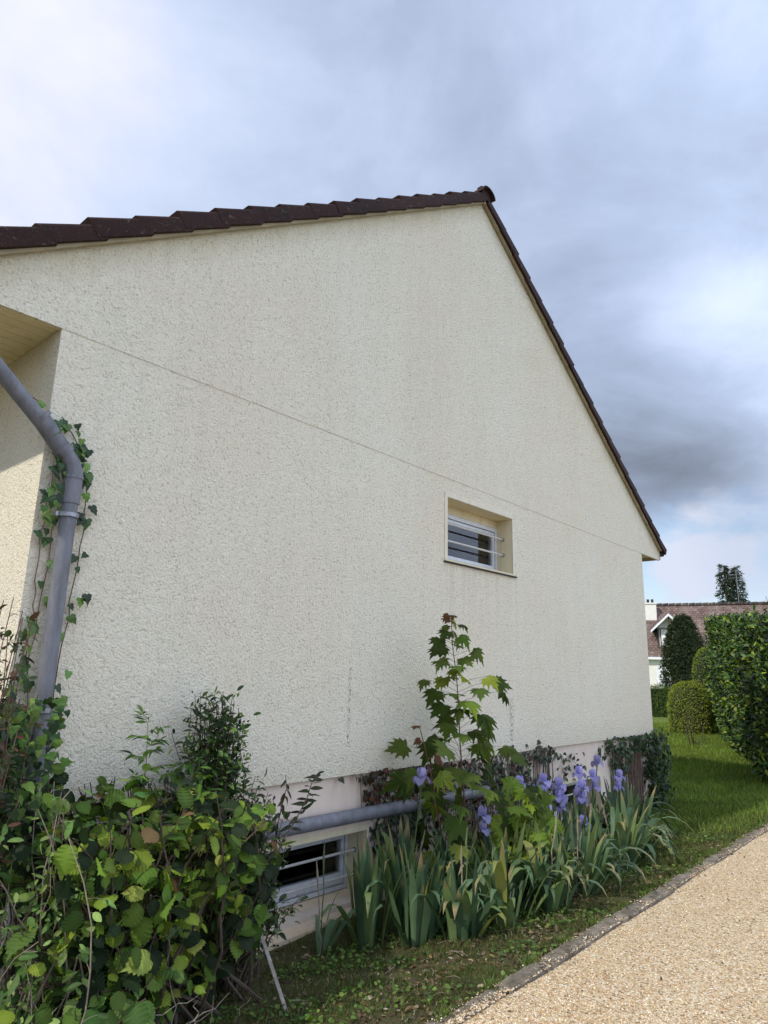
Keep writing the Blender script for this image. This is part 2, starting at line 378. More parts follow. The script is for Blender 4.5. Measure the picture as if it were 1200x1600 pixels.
M_conc = simple('weathered_concrete', (0.21, 0.18, 0.14), 0.95, 0.25, 13, 0.9, 0.012, spec=0.2, col2=(0.075, 0.062, 0.042))

# ------------------------------------------------------------------ ground
def sm(t): t = min(max(t, 0), 1); return t*t*(3-2*t)
def ground_z(x, y):
    dip = sm((y-2.25)/1.5)*(1-sm((x-10.5)/6.0))*(1-sm((y-14)/4)) if y < 14 or True else 0
    z = -0.20*dip
    z += 0.012*math.sin(x*3.1+y*1.7)*sm((y-2.4)/0.5) + 0.008*math.sin(x*7.3-y*5.1)*sm((y-2.4)/0.5)
    return z - 0.004
def lawn_mat():
    m, h, out = mat('lawn_soil'); P = h.n('ShaderNodeNewGeometry').outputs['Position']
    sx = h.n('ShaderNodeSeparateXYZ', Vector=P)
    n1 = h.noise(P, 1.6, 5, 0.6); n2 = h.noise(P, 26, 5, 0.7); n3 = h.noise(P, 120, 3, 0.6)
    gr = h.mixc(n2, (0.075, 0.115, 0.02), (0.16, 0.20, 0.045))
    so_ = h.mixc(n2, (0.050, 0.040, 0.022), (0.12, 0.095, 0.055))
    near = h.ramp(h.math('ADD', h.math('MULTIPLY', sx.outputs[0], 0.06), h.math('MULTIPLY', h.math('SUBTRACT', n1, 0.5), 0.5)), [(0.42, 0.0), (0.66, 1.0)])
    c = h.mixc(h.math('MAXIMUM', near, h.math('MULTIPLY', h.ramp(n3, [(0.4, 0), (0.6, 1)]), 0.35)), so_, gr)
    finish(h, out, c, 0.95, h.math('ADD', n2, n3), 0.8, 0.02, 0.1); return m
def grid_mesh(name, xs, ys, zf, material):
    V = [(x, y, zf(x, y)) for y in ys for x in xs]; nx = len(xs)
    F = [(j*nx+i, j*nx+i+1, (j+1)*nx+i+1, (j+1)*nx+i) for j in range(len(ys)-1) for i in range(nx-1)]
    me = bpy.data.meshes.new(name); me.from_pydata(V, [], F); me.update(); me.shade_smooth()
    return link(name, me, material)
xs = [-900, -300, -80, -25] + list(np.arange(-6, 20, 0.2)) + list(np.arange(20, 60, 2.0)) + [80, 140, 300, 1000, 2500]
ys = [-1500, -300, -60, -15] + list(np.arange(-4, 2, 0.5)) + list(np.arange(2.0, 6.2, 0.1)) + list(np.arange(6.2, 16, 0.5)) + [18, 22, 30, 45, 80, 200, 600, 2500]
tag(grid_mesh('lawn', xs, ys, ground_z, lawn_mat()), kind='structure')

def gravel_mat():
    m, h, out = mat('cream_gravel'); P = h.n('ShaderNodeNewGeometry').outputs['Position']
    v = h.n('ShaderNodeTexVoronoi'); h.put(v.inputs['Vector'], P); v.inputs['Scale'].default_value = 85
    v2 = h.n('ShaderNodeTexVoronoi'); h.put(v2.inputs['Vector'], P); v2.inputs['Scale'].default_value = 150
    rnd = h.n('ShaderNodeSeparateColor', Color=v.outputs['Color']).outputs[0]
    c = h.ramp(rnd, [(0.0, (0.20, 0.14, 0.08)), (0.10, (0.42, 0.28, 0.15)), (0.4, (0.55, 0.41, 0.24)), (0.75, (0.62, 0.49, 0.31)), (1.0, (0.74, 0.66, 0.52))])
    dark = h.ramp(v.outputs['Distance'], [(0.55, 0.0), (0.85, 1.0)])
    c = h.mixc(h.math('MULTIPLY', dark, 0.55), c, (0.16, 0.11, 0.06))
    big = h.noise(h.mapping(P, scale=(0.35, 1.6, 1)), 1.5, 5, 0.65)
    c = h.mixc(h.math('MULTIPLY', h.ramp(big, [(0.42, 0), (0.7, 1)]), 0.35), c, (0.42, 0.29, 0.15))
    hgt = h.math('ADD', h.math('MULTIPLY', v.outputs['Distance'], -1.0), h.math('MULTIPLY', v2.outputs['Distance'], -0.4))
    finish(h, out, c, 0.85, hgt, 0.9, 0.010, 0.25); return m
dv = MB()
xs2 = np.linspace(-6, 30, 200); ys2 = np.linspace(-4.5, 2.133, 40)
tag(grid_mesh('driveway', list(xs2), list(ys2), lambda x, y: 0.013 + 0.005*math.sin(x*1.3+y*2.1)+0.004*math.sin(3.7*x-2*y), gravel_mat()), kind='structure')

# loose stones lying on the driveway (stuff)
M_stone = None
m, h, out = mat('loose_stone'); a = h.n('ShaderNodeAttribute', attribute_name='tint').outputs['Color']; finish(h, out, a, 0.8); M_stone = m
n = 52000
u = rng.random(n); X = 2.6 + (u**1.9)*7.6; lo = np.maximum(-1.2, 2.1-(X-2.2)*1.3); Y = lo + rng.random(n)*(2.18-lo)
edge = rng.random(n) < 0.03; Y[edge] = 2.13+rng.random(edge.sum())**2*0.12
octV = np.array([(1,0,0),(-1,0,0),(0,1,0),(0,-1,0),(0,0,0.8),(0,0,-0.8)], float); octT = np.array([(0,2,4),(2,1,4),(1,3,4),(3,0,4),(2,0,5),(1,2,5),(3,1,5),(0,3,5)])
Z = 0.013 + 0.005*np.sin(X*1.3+Y*2.1)+0.004*np.sin(3.7*X-2*Y) + 0.001
Z[Y > 2.125] = 0.031; ax = unit(n); nm = unit(n)*0.5 + np.array((0, 0, 1.0))
o = leaves('gravel_stones', (octV, octT), np.stack([X, Y, Z], 1), ax*np.array((1, 1, .2)), nm, 0.0028+0.0042*rng.random(n)**1.6,
       tints(n, [(0.64, 0.51, 0.33), (0.54, 0.40, 0.23), (0.74, 0.66, 0.51), (0.44, 0.27, 0.13), (0.14, 0.09, 0.055)], [0.32, 0.32, 0.15, 0.16, 0.05]), M_stone, k_curl=False)
tag(o, 'loose cream and tan stones covering the driveway', 'gravel', kind='stuff')

# edging stones
x = -1.0; k = 0; P = []
while x < 17:
    L = 0.5 + random.uniform(-0.02, 0.02)
    mb = MB(); y0 = 2.128+random.uniform(-0.007, 0.007); zt = 0.028+random.uniform(-0.008, 0.008)
    nx = 8
    V = []; F = []
    prof = [(y0, -0.12), (y0, zt-0.012), (y0+0.012, zt), (y0+0.06, zt+0.003), (y0+0.098, zt), (y0+0.11, zt-0.012), (y0+0.11, -0.14)]
    for i in range(nx+1):
        xx = x + 0.004 + (L-0.008)*i/nx
        e = 0.012 if i in (0, nx) else 0
        for (yy, zz) in prof: V.append((xx, yy+random.uniform(-.002, .002), zz-e+random.uniform(-.002, .002) + 0.006*(k % 3-1)*(i/nx-.5)))
    q = len(prof)
    for i in range(nx):
        for j in range(q-1): F.append((i*q+j, (i+1)*q+j, (i+1)*q+j+1, i*q+j+1))
    F += [tuple(range(q-1, -1, -1)), tuple(nx*q+j for j in range(q))]
    mb.poly(V, F); o = mb.build('edging_stone', M_conc)
    tag(o, 'weathered grey edging stone in the line between the lawn and the gravel drive', 'edging stone', 'edging stones along the drive')
    x += L; k += 1

# ------------------------------------------------------------------ the house
XL, XR, YW, ZT = 1.47, 10.76, 4.0, 3.66       # gable wall; ZT = top of walls / joint line
AX, AZ, SL = 6.17, 7.39, 0.67                 # apex and slope
YB = 13.5                                     # far gable
house = empty('house', (6.17, 8.5, -0.2), 'cream roughcast house seen at its gable end under a dark brown tiled roof', 'house')
# holes (x0,x1,z0,z1) in the lower wall
UW = (5.46, 6.74, 2.77, 3.43)
b = MB()
def wall_with_hole(b, x0, x1, z0, z1, hole, y0, y1):
    hx0, hx1, hz0, hz1 = hole
    for (a0, a1, c0, c1) in ((x0, hx0, z0, z1), (hx1, x1, z0, z1), (hx0, hx1, z0, hz0), (hx0, hx1, hz1, z1)):
        b.box(a0, a1, y0, y1, c0, c1)
wall_with_hole(b, XL, XR, 0.83, ZT-0.004, UW, YW, YW+0.34)
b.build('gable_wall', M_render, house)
b = MB()
xl, xr = 0.70, 11.56
zl = AZ - SL*(AX-xl); zr = AZ - SL*(xr-AX)
b.prism_y([(xl, ZT-0.004), (xr, ZT-0.06), (xr, zr), (AX, AZ), (xl, zl)], YW-0.004, YW+0.03)
b.prism_y([(XL, ZT), (XR, ZT), (XR, ZT+0.2), (AX, AZ-0.1), (XL, ZT+0.2)], YW+0.03, YW+0.34)
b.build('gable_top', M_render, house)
b = MB(); b.box(XL, XL+0.3, YW+0.34, YB, 0.83, ZT); b.box(XR-0.3, XR, YW+0.34, YB, 0.83, ZT); b.box(XL+0.3, XR-0.3, YB-0.3, YB, 0.83, ZT)
b.prism_y([(xl+0.2, ZT), (xr-0.2, ZT), (AX, AZ-0.1)], YB-0.3, YB)
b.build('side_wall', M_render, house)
# plinth with three cellar windows
CW = [(3.12, 4.40, -0.12, 0.385), (7.58, 8.88, -0.12, 0.385)]
b = MB(); yp = YW+0.035; segs = [XL+0.035] + [v for w in CW for v in w[:2]] + [XR-0.035]
for i in range(0, len(segs), 2): b.box(segs[i], segs[i+1], yp, yp+0.3, -0.6, 0.83)
for (x0, x1, z0, z1) in CW: b.box(x0, x1, yp, yp+0.3, -0.6, z0); b.box(x0, x1, yp, yp+0.3, z1, 0.83)
b.box(XL+0.035, XL+0.335, yp+0.3, YB-0.03, -0.6, 0.83); b.box(XR-0.335, XR-0.035, yp+0.3, YB-0.03, -0.6, 0.83); b.box(XL+.335, XR-.335, YB-0.33, YB-0.03, -0.6, 0.83)
b.build('plinth', M_plinth, house)

def window(x0, x1, z0, z1, y0, top=0.10, curtain=False, barz=(0.35, 0.68), sill_z=0.0, border=True, low=0.0, bot=0.02, f=0.045, t=0.036):
    """recessed small window: reveal lining, white frame, sash, glass, two safety bars"""
    yr = y0+0.20
    fz0, fz1 = z0+bot, z1-top
    w = MB()
    w.box(x0, x1, yr, yr+0.07, fz1-f, fz1); w.box(x0, x1, yr, yr+0.07, fz0, fz0+f)
    w.box(x0, x0+f, yr, yr+0.07, fz0+f, fz1-f); w.box(x1-f, x1, yr, yr+0.07, fz0+f, fz1-f)
    win = w.build('window', M_white, house, bevel=0.004)
    s = MB(); g_ = f+0.006; ys0 = yr+0.012; low_ = low
    s.box(x0+g_, x1-g_, ys0, ys0+0.05, fz1-g_-t, fz1-g_); s.box(x0+g_, x1-g_, ys0, ys0+0.05, fz0+g_, fz0+g_+t+low_)
    s.box(x0+g_, x0+g_+t, ys0, ys0+0.05, fz0+g_+t+low_, fz1-g_-t); s.box(x1-g_-t, x1-g_, ys0, ys0+0.05, fz0+g_+t+low_, fz1-g_-t)
    s.build('sash', M_white, win, bevel=0.004)
    p = MB(); p.box(x0+g_+t-0.004, x1-g_-t+0.004, ys0+0.022, ys0+0.03, fz0+g_+t+low_-0.004, fz1-g_-t+0.004); p.build('pane', M_glass, win)
    r = MB(); r.box(x0, x1, yr+0.001, yr+0.12, fz1+0.001, z1+0.02)
    r.box(x0-0.002, x0+0.006, y0+0.004, yr-0.001, z0, z1); r.box(x1-0.006, x1+0.002, y0+0.004, yr-0.001, z0, z1)
    r.box(x0+0.006, x1-0.006, y0+0.004, yr-0.001, z1-0.006, z1+0.002)
    r.build('window_reveal', M_reveal, win)
    if border:   # smooth painted band around the opening, a hair proud of the render
        bb = MB(); e = 0.045
        bb.box(x0-e, x0, y0-0.008, y0+0.02, z0, z1+e); bb.box(x1, x1+e*0.4, y0-0.006, y0+0.02, z0, z1+e); bb.box(x0, x1, y0-0.008, y0+0.02, z1, z1+e)
        bb.build('window_surround', M_reveal if y0 > 4.02 else M_render2, win)
    room = MB(); room.box(x0-0.3, x1+0.3, yr+1.0, yr+1.02, z0-0.3, z1+0.3); room.box(x0-0.3, x0-0.28, yr+0.15, yr+1.0, z0-0.3, z1+0.3)
    room.box(x1+0.28, x1+0.3, yr+0.15, yr+1.0, z0-0.3, z1+0.3); room.box(x0-.28, x1+.28, yr+.15, yr+1.0, z1+0.28, z1+0.3); room.box(x0-.28, x1+.28, yr+.15, yr+1.0, z0-0.3, z0-0.28)
    room.build('room_interior', M_dark, win)
    if curtain:
        c = MB(); pts = []
        xa, xb = x1-0.62, x1-0.18
        V = []; F = []; nseg = 30
        for i in range(nseg+1):
            xx = xa+(xb-xa)*i/nseg; yy = ys0+0.13+0.012*math.sin(i*1.4)
            V += [(xx, yy, fz0+0.05), (xx, yy, fz1-0.22+0.0)]
        for i in range(nseg): F.append((2*i, 2*i+2, 2*i+3, 2*i+1))
        c.poly(V, F).build('curtain', M_cloth, win, smooth=True)
    for bz in barz:
        zz = z0+(z1-z0)*bz
        bm = MB(); bm.tube([(x0, y0+0.12, zz), (x1+0.0, y0+0.12, zz)], 0.0105, 10); br = bm.build('security_bar', M_bar, win, smooth=True)
        fl = MB(); fl.tube([(x1-0.012, y0+0.12, zz), (x1-0.002, y0+0.12, zz)], 0.02, 12); fl.build('bar_fixing', M_steel, br, smooth=True)
    return win
M_render2 = smooth_plaster('edge_band_render', (0.74, 0.68, 0.53), 0.10)
w = window(*UW, YW, curtain=True, barz=(0.36, 0.64))
b = MB(); b.box(UW[0]-0.05, UW[1]+0.05, YW-0.02, YW+0.2, UW[2]-0.016, UW[2]+0.004); b.build('sill', M_reveal, w)
b = MB(); b.box(UW[0]-0.06, UW[1]+0.06, YW-0.024, YW+0.01, UW[2]-0.030, UW[2]-0.017); b.build('sill_drip_edge', M_dark, w)
for c in CW:
    w = window(*c, yp, top=0.03, barz=(0.30, 0.66), low=0.055, bot=0.03, f=0.034, t=0.028)
    V = [(c[0]-0.02, yp-0.08, c[2]-0.065), (c[1]+0.03, yp-0.08, c[2]-0.065), (c[1]+0.03, yp+0.2, c[2]+0.03), (c[0]-0.02, yp+0.2, c[2]+0.03)]
    V2 = [(x, y, z-0.08) for x, y, z in V]
    MB().poly(V+V2, [(0,1,2,3),(7,6,5,4),(0,4,5,1),(1,5,6,2),(2,6,7,3),(3,7,4,0)]).build('sill', smooth_plaster('pinkish_sill', (0.66, 0.52, 0.36)), w, bevel=0.006)
# rake boards under the verge tiles
def slope_pt(side, d, off):   # d metres down the slope from the apex, off = perpendicular offset above the slope line
    c = 1/math.hypot(1, SL); s_ = SL*c
    return (AX + side*(d*c + off*s_), AZ - d*s_ + off*c)
for side in (-1, 1):
    D = (AX-xl)*math.hypot(1, SL) if side < 0 else (xr-AX)*math.hypot(1, SL)
    a0 = (AX, AZ+0.0); p1 = slope_pt(side, D, 0.0); p2 = slope_pt(side, D, -0.032); p3 = (AX, AZ-0.032*math.hypot(1, SL))
    pts = [a0, p1, p2, p3] if side > 0 else [a0, p3, p2, p1]
    pts = pts[::-1] if side > 0 else pts
    MB().prism_y(pts, YW-0.052, YW-0.012).build('rake_board', M_board, house, bevel=0.004)
    # roof covering
    q0 = (AX, AZ+0.02*math.hypot(1, SL)); q1 = slope_pt(side, D+0.06, 0.02); q2 = slope_pt(side, D+0.06, 0.075); q3 = (AX, AZ+0.075*math.hypot(1, SL))
    pts = [q0, q1, q2, q3] if side > 0 else [q0, q3, q2, q1]
    MB().prism_y(pts, YW-0.06, YB+0.1).build('roof_slope', M_tile, house)
    # verge tiles: each an angled half-round-topped piece lapping the next
    i = 0; d = 0.10; pitch = 0.3*math.hypot(1, SL); proto = None
    while d < D+0.02:
        jit = random.uniform(-0.009, 0.007)
        d0, d1 = d-0.06, d+pitch+0.015
        lo0, lo1 = -0.020, -0.002     # lower edge at upper and lower end
        h0, h1 = 0.092+jit, 0.132+jit
        A = slope_pt(side, d0, lo0); Bp = slope_pt(side, d1, lo1); C_ = slope_pt(side, d1, h1); Dp = slope_pt(side, d0, h0)
        r = 0.022
        C2 = slope_pt(side, d1, h1-r); D2 = slope_pt(side, d0, h0-r)
        y0 = YW-0.085+random.uniform(-0.004, 0.004)
        V = []
        for yy, (lo_a, lo_b, hi_a, hi_b) in ((y0, (A, Bp, D2, C2)), (y0+r*0.35, (A, Bp, slope_pt(side, d0, h0-r*0.3), slope_pt(side, d1, h1-r*0.3))), (y0+r, (A, Bp, Dp, C_)), (y0+0.24, (A, Bp, Dp, C_))):
            for p in (lo_a, lo_b, hi_b, hi_a): V.append((p[0], yy, p[1]))
        F = [(0, 1, 2, 3)]
        for L_ in range(3):
            o4 = L_*4
            F += [(o4+3, o4+2, o4+6, o4+7), (o4+1, o4+5, o4+6, o4+2), (o4, o4+3, o4+7, o4+4), (o4, o4+4, o4+5, o4+1)]
        F.append((12, 15, 14, 13))
        MB().poly(V, F).build('verge_tile', M_tile, house, smooth=True, bevel=0.003)
        d += pitch; i += 1
    # roof tile courses seen as steps over the slope
# ridge caps
yy = YW-0.12
while yy < YB+0.1:
    V = []; n_ = 10; L_ = 0.42
    for e, r_ in ((0, 0.135), (L_, 0.12)):
        for k_ in range(n_+1):
            th = math.pi*k_/n_ ; V.append((AX+r_*math.cos(th)*1.05, yy+e, AZ+0.045+r_*0.8*math.sin(th)))
        for k_ in range(n_, -1, -1):
            th = math.pi*k_/n_; rr = r_-0.02; V.append((AX+rr*math.cos(th)*1.05, yy+e, AZ+0.045+rr*0.8*math.sin(th)))
    q = 2*(n_+1)
    F = [(k_, (k_+1) % q, q+(k_+1) % q, q+k_) for k_ in range(q)] + [(k_, q-1-k_, q-2-k_, k_+1) for k_ in range(n_)] + [(q+k_+1, q+q-2-k_, q+q-1-k_, q+k_) for k_ in range(n_)]
    MB().poly(V, F).build('ridge_tile', M_tile, house, smooth=True); yy += 0.39
b = MB(); b.box(AX-0.10, AX+0.10, YW-0.075, YW+0.0, AZ+0.0, AZ+0.15); b.build('ridge_end_filler', M_tile, house, bevel=0.01)
# eaves soffits in grooved boards, fascia, gutters
for (xa, xb) in ((xl+0.02, XL), (XR, xr-0.02)):
    b = MB(); xx = YW+0.034
    while xx < YB: b.box(xa, xb, xx, xx+0.088, ZT+0.0, ZT+0.02); xx += 0.10
    b.box(xa, xb, YW+0.034, YB, ZT+0.010, ZT+0.03)
    b.build('soffit', M_soffit, house, bevel=0.002)
for xa in (xl-0.02, xr-0.0):
    b = MB(); b.box(xa, xa+0.02, YW-0.01, YB, ZT-0.05, AZ-SL*(AX-xl)+0.01); b.build('fascia', M_board, house)
for side, xg in ((-1, xl-0.075), (1, xr+0.075)):
    V = []; F = []; n_ = 12
    for e in (YW-0.04, YB):
        for r_ in (0.060, 0.054):
            for k_ in range(n_+1):
                th = math.pi + math.pi*k_/n_; V.append((xg+r_*math.cos(th), e, ZT+0.075+r_*math.sin(th)))
    q = n_+1
    for k_ in range(n_):
        F += [(k_, k_+1, 2*q+k_+1, 2*q+k_), (q+k_+1, q+k_, 3*q+k_, 3*q+k_+1), (k_+1, k_, q+k_, q+k_+1)]
    F += [(0, 2*q, 3*q, q), (n_, q+n_, 3*q+n_, 2*q+n_)]
    F += [tuple(range(0, n_+1))]
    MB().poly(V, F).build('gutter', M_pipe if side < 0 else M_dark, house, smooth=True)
# downpipe: gutter outlet, slanting run back to the corner, elbow, vertical run
px0 = 1.625; pyy = YW-0.085; R_ = 0.046
dp = MB().tube([(px0, pyy, 2.66), (px0, pyy, -0.1)], R_, 24).build('downpipe', M_pipe, house, smooth=True)
MB().tube([(0.62, pyy, 3.74), (0.62, pyy, 3.70), (px0-0.06, pyy, 2.86-0.0)], R_, 24).build('slanting_pipe', M_pipe, dp, smooth=True)
el_ = [(px0-0.235, pyy, 3.03), (px0-0.075, pyy, 2.858), (px0-0.022, pyy, 2.80), (px0, pyy, 2.735), (px0, pyy, 2.56)]
MB().tube(el_, [R_+0.006]*5, 24).build('pipe_elbow', M_pipe, dp, smooth=True)
def collar(z, r=R_+0.0105, hgt=0.03): MB().tube([(px0, pyy, z-hgt/2), (px0, pyy, z+hgt/2)], r, 24).build('pipe_collar', M_pipe, dp, smooth=True)
collar(2.72, R_+0.010, 0.02); collar(1.22, R_+0.006, 0.02); collar(0.62)
v = Vector((px0-0.235-0.62, 0, 3.03-3.70)).normalized()
MB().tube([Vector((px0-0.225, pyy, 3.03))-v*0.012, Vector((px0-0.225, pyy, 3.03))+v*0.012], R_+0.013, 24).build('pipe_collar', M_pipe, dp, smooth=True)
MB().tube([Vector((px0-0.085, pyy, 2.868))-v*0.02, Vector((px0-0.085, pyy, 2.868))+v*0.03], R_+0.012, 24).build('pipe_collar', M_pipe, dp, smooth=True)
for z in (2.49, 1.40):
    c = MB(); c.tube([(px0, pyy, z-0.012), (px0, pyy, z+0.012)], R_+0.012, 24); c.box(px0-0.008, px0+0.008, pyy+R_, YW+0.01, z-0.008, z+0.008)
    c.box(px0-0.075, px0-R_, pyy-0.006, pyy+0.006, z-0.012, z+0.012); c.build('pipe_clamp', M_steel, dp, smooth=True)
# drain pipe along the plinth
b = MB(); b.tube([(px0+0.02, YW-0.06, 0.555), (6.05, YW-0.06, 0.518)], 0.052, 24); hp = b.build('drain_pipe', M_pipe, house, smooth=True)
for xx in (3.15, 4.9): MB().tube([(xx, YW-0.06, 0.555-0.0084*(xx-1.65)), (xx+0.10, YW-0.06, 0.555-0.0084*(xx+0.10-1.65))], 0.059, 24).build('pipe_collar', M_pipe, hp, smooth=True)

# small ventilation grille low on the wall behind the maple
b = MB()
for i in range(3): b.box(5.98, 6.10, YW-0.012, YW+0.003, 0.955+0.03*i, 0.967+0.03*i)
b.build('vent_grille', M_dark, house)
#@@PLANTS
# ------------------------------------------------------------------ vegetation near the wall
HZ = [(0.055, 0.095, 0.016), (0.10, 0.165, 0.024), (0.016, 0.028, 0.010), (0.19, 0.26, 0.030), (0.27, 0.29, 0.06), (0.16, 0.09, 0.04)]
IV = [(0.028, 0.055, 0.020), (0.045, 0.085, 0.022), (0.075, 0.13, 0.030), (0.018, 0.035, 0.016)]
def nz3(n, s=1.0): return rng.normal(0, s, (n, 3))
def gz(x, y): return ground_z(float(x), float(y))
def branch(p0, p1, bend, k=8, wob=0.01):
    p0, p1 = np.array(p0, float), np.array(p1, float)
    t = np.linspace(0, 1, k)[:, None]
    P = p0 + (p1-p0)*t + np.array(bend)*(4*t*(1-t))
    P[1:-1] += rng.normal(0, wob, (k-2, 3)); return P
def along(P, t):
    f = np.asarray(t)*(len(P)-1); i = np.clip(f.astype(int), 0, len(P)-2); w_ = (f-i)[:, None]
    return P[i]*(1-w_)+P[i+1]*w_

def bushy(root, nst, base, tips, tmpl, material, cols, lsize, per, stem_m, spread=0.05, bend=0.08, probs=None, out=(0, -0.45, 0.35), start=0.25, r0=0.009, droop=0.3, lname='foliage'):
    """stems from the base to given tips with leaves carried on short stalks all along them"""
    sb = MB(); Ps = []; Ax = []; Nn = []
    for i in range(nst):
        tip = tips(i); b0 = base(i)
        P = branch(b0, tip, rng.normal(0, bend, 3)*np.array((1, .7, .3)), 9, 0.012)
        sb.tube(P, [r0*(1-0.8*j/8)+0.0012 for j in range(9)], 5)
        t = start + (1-start)*rng.random(per)**0.8
        q = along(P, t); d = unit(per)*np.array((1, 1, 0.5)) + np.array(out)*0.5; d /= np.linalg.norm(d, axis=1, keepdims=True)
        L = np.abs(rng.normal(0, spread, per))[:, None] + 0.008
        q2 = q + d*L
        for j in range(0, per, 3): sb.tube([q[j], (q[j]+q2[j])/2+np.array((0, 0, .006)), q2[j]], 0.0012, 3, False)
        Ps.append(q2); a = d + nz3(per, 0.45) + np.array((0, 0, -droop)); Ax.append(a)
        Nn.append(np.array(out) + np.array((0, 0, 0.7)) + nz3(per, 0.5))
    Ps = np.concatenate(Ps); n = len(Ps)
    ok = Ps[:, 1] < YW-0.02
    if Ps[:, 2].min() < -0.3: Ps[:, 2] = np.maximum(Ps[:, 2], -0.16)
    sb.build('stems', stem_m, root, smooth=True)
    Ps[:, 1] = np.minimum(Ps[:, 1], YW-0.03-0.03*rng.random(n))
    leaves(lname, tmpl, Ps, np.concatenate(Ax), np.concatenate(Nn), lsize*(0.5+0.85*rng.random(n)**1.3), tints(n, cols, probs, 0.16), material, root)

# hazel: the big mass at lower left
r = empty('hazel_shrub', (2.2, 3.45, -0.18), 'large hazel shrub with broad toothed leaves against the plinth left of the cellar window', 'shrub')
def hz_tip(i):
    a = rng.random()*2*math.pi; q = math.sqrt(rng.random())
    x = 2.16 + 0.88*q*math.cos(a); y = 3.42 + 0.46*q*math.sin(a)
    if i % 4 == 0:
        return (1.62+0.95*rng.random(), 3.62+0.2*rng.random(), 0.80+0.27*rng.random())
    top = 1.07 - 0.22*abs((x-2.0)/0.9)**2
    return (x, y, -0.05 + (top+0.05)*(0.18+0.82*rng.random()**0.6))
bushy(r, 150, lambda i: (2.15+rng.normal(0, 0.22), 3.5+rng.normal(0, 0.12), -0.2), hz_tip, HAZEL, M_leaf, HZ, 0.078, 17, M_bark, 0.06, 0.10, [0.22, 0.24, 0.33, 0.14, 0.05, 0.02], (0, -0.6, 0.35), 0.22)
# pale-leaved climber lower left
r = empty('bramble', (1.62, 3.45, -0.2), 'pale green tangled bramble at the foot of the downpipe', 'bramble')
bushy(r, 60, lambda i: (1.6+rng.normal(0, 0.14), 3.45+rng.normal(0, 0.12), -0.2),
      lambda i: (1.60+rng.normal(0, 0.20), 3.4+rng.normal(0, 0.16), -0.1+1.2*rng.random()**0.8), OVAL, M_leaf,
      [(0.09, 0.16, 0.04), (0.15, 0.22, 0.06), (0.06, 0.11, 0.03), (0.20, 0.27, 0.08)], 0.058, 20, M_twig, 0.05, 0.12, None, (-0.2, -0.5, 0.4), 0.1, 0.004)
r = empty('hazel_shrub', (1.75, 3.25, -0.2), 'low hazel shoots with light green leaves below the bramble', 'shrub')
bushy(r, 16, lambda i: (1.75+rng.normal(0, 0.15), 3.3+rng.normal(0, 0.06), -0.2),
      lambda i: (1.78+rng.normal(0, 0.17), 3.18+rng.normal(0, 0.08), 0.02+0.26*rng.random()), HAZEL, M_leaf, [(0.10, 0.19, 0.04), (0.17, 0.25, 0.06), (0.07, 0.13, 0.03)], 0.085, 12, M_bark, 0.05, 0.05)
# small-leaved evergreen column
r = empty('evergreen_shrub', (2.68, 3.72, -0.18), 'upright small-leaved evergreen shrub rising highest above the hazel', 'shrub')
def ev_tip(i):
    z = 0.72+0.80*rng.random()**0.85; k_ = (1.60-z)/0.85
    return (2.62+0.14*(1.5-z) + rng.normal(0, 0.04+0.22*k_), 3.74+rng.normal(0, 0.05), z)
bushy(r, 100, lambda i: (2.72+rng.normal(0, 0.10), 3.74+rng.normal(0, 0.05), -0.1), ev_tip, OVAL, M_leaf_glossy,
      [(0.030, 0.060, 0.016), (0.055, 0.105, 0.022), (0.12, 0.19, 0.035), (0.015, 0.026, 0.012)], 0.046, 46, M_bark, 0.034, 0.03, [0.33, 0.33, 0.20, 0.14], (0, -0.3, 0.4), 0.35, 0.0035, -0.2)
r = empty('evergreen_shrub', (2.85, 3.5, -0.18), 'dark small-leaved evergreen shrub sprawling between the hazel and the cellar window', 'shrub')
bushy(r, 60, lambda i: (2.8+rng.normal(0, 0.10), 3.6+rng.normal(0, 0.05), -0.15),
      lambda i: (2.86+rng.normal(0, 0.12), 3.55+rng.normal(0, 0.10), 0.1+0.72*rng.random()**0.8), OVAL, M_leaf_glossy,
      [(0.030, 0.055, 0.018), (0.055, 0.085, 0.030), (0.11, 0.14, 0.05), (0.02, 0.03, 0.014)], 0.05, 30, M_bark, 0.03, 0.05, None, (0.2, -0.5, 0.3), 0.3, 0.006, 0.1)
# ash seedlings with feathered leaves
def pinnate(root, P0, H, nleaf, L, cols, stem_m=M_green_stem, lean=(0, 0, 0), ls=0.066, r0=0.005):
    top = np.array(P0)+np.array(lean)+np.array((0, 0, H)); P = branch(P0, top, (0.02, 0, 0), 8, 0.006)
    sb = MB(); sb.tube(P, [r0*(1-0.7*j/7) for j in range(8)], 6)
    Q = []; A = []; Nn = []
    for i in range(nleaf):
        t = 0.45+0.55*i/max(nleaf-1, 1); o_ = along(P, [t])[0]
        th = i*2.4+rng.normal(0, .3); d = np.array((math.cos(th), 0.6*math.sin(th)-0.2, 0.35+0.6*(t-0.5))); d /= np.linalg.norm(d)
        LL = L*(1.1-0.55*t)*rng.uniform(.85, 1.1)
        R = np.array([o_ + d*LL*s + np.array((0, 0, -0.28*LL*s*s)) for s in np.linspace(0, 1, 7)])
        sb.tube(R, 0.0014, 4)
        side = np.cross(d, (0, 0, 1)); side /= np.linalg.norm(side)
        for j in range(1, 7):
            for sg in ((1, -1) if j < 6 else (0,)):
                Q.append(R[j]); A.append(d*(0.5 if sg else 1)+side*sg*0.9+np.array((0, 0, -0.15))+rng.normal(0, .1, 3)); Nn.append(np.array((0, -0.25, 1))+rng.normal(0, .25, 3))
    sb.build('stems', stem_m, root, smooth=True); n = len(Q)
    leaves('foliage', LANCE, Q, A, Nn, ls*rng.uniform(.75, 1.2, n), tints(n, cols, None, .15), M_leaf, root)
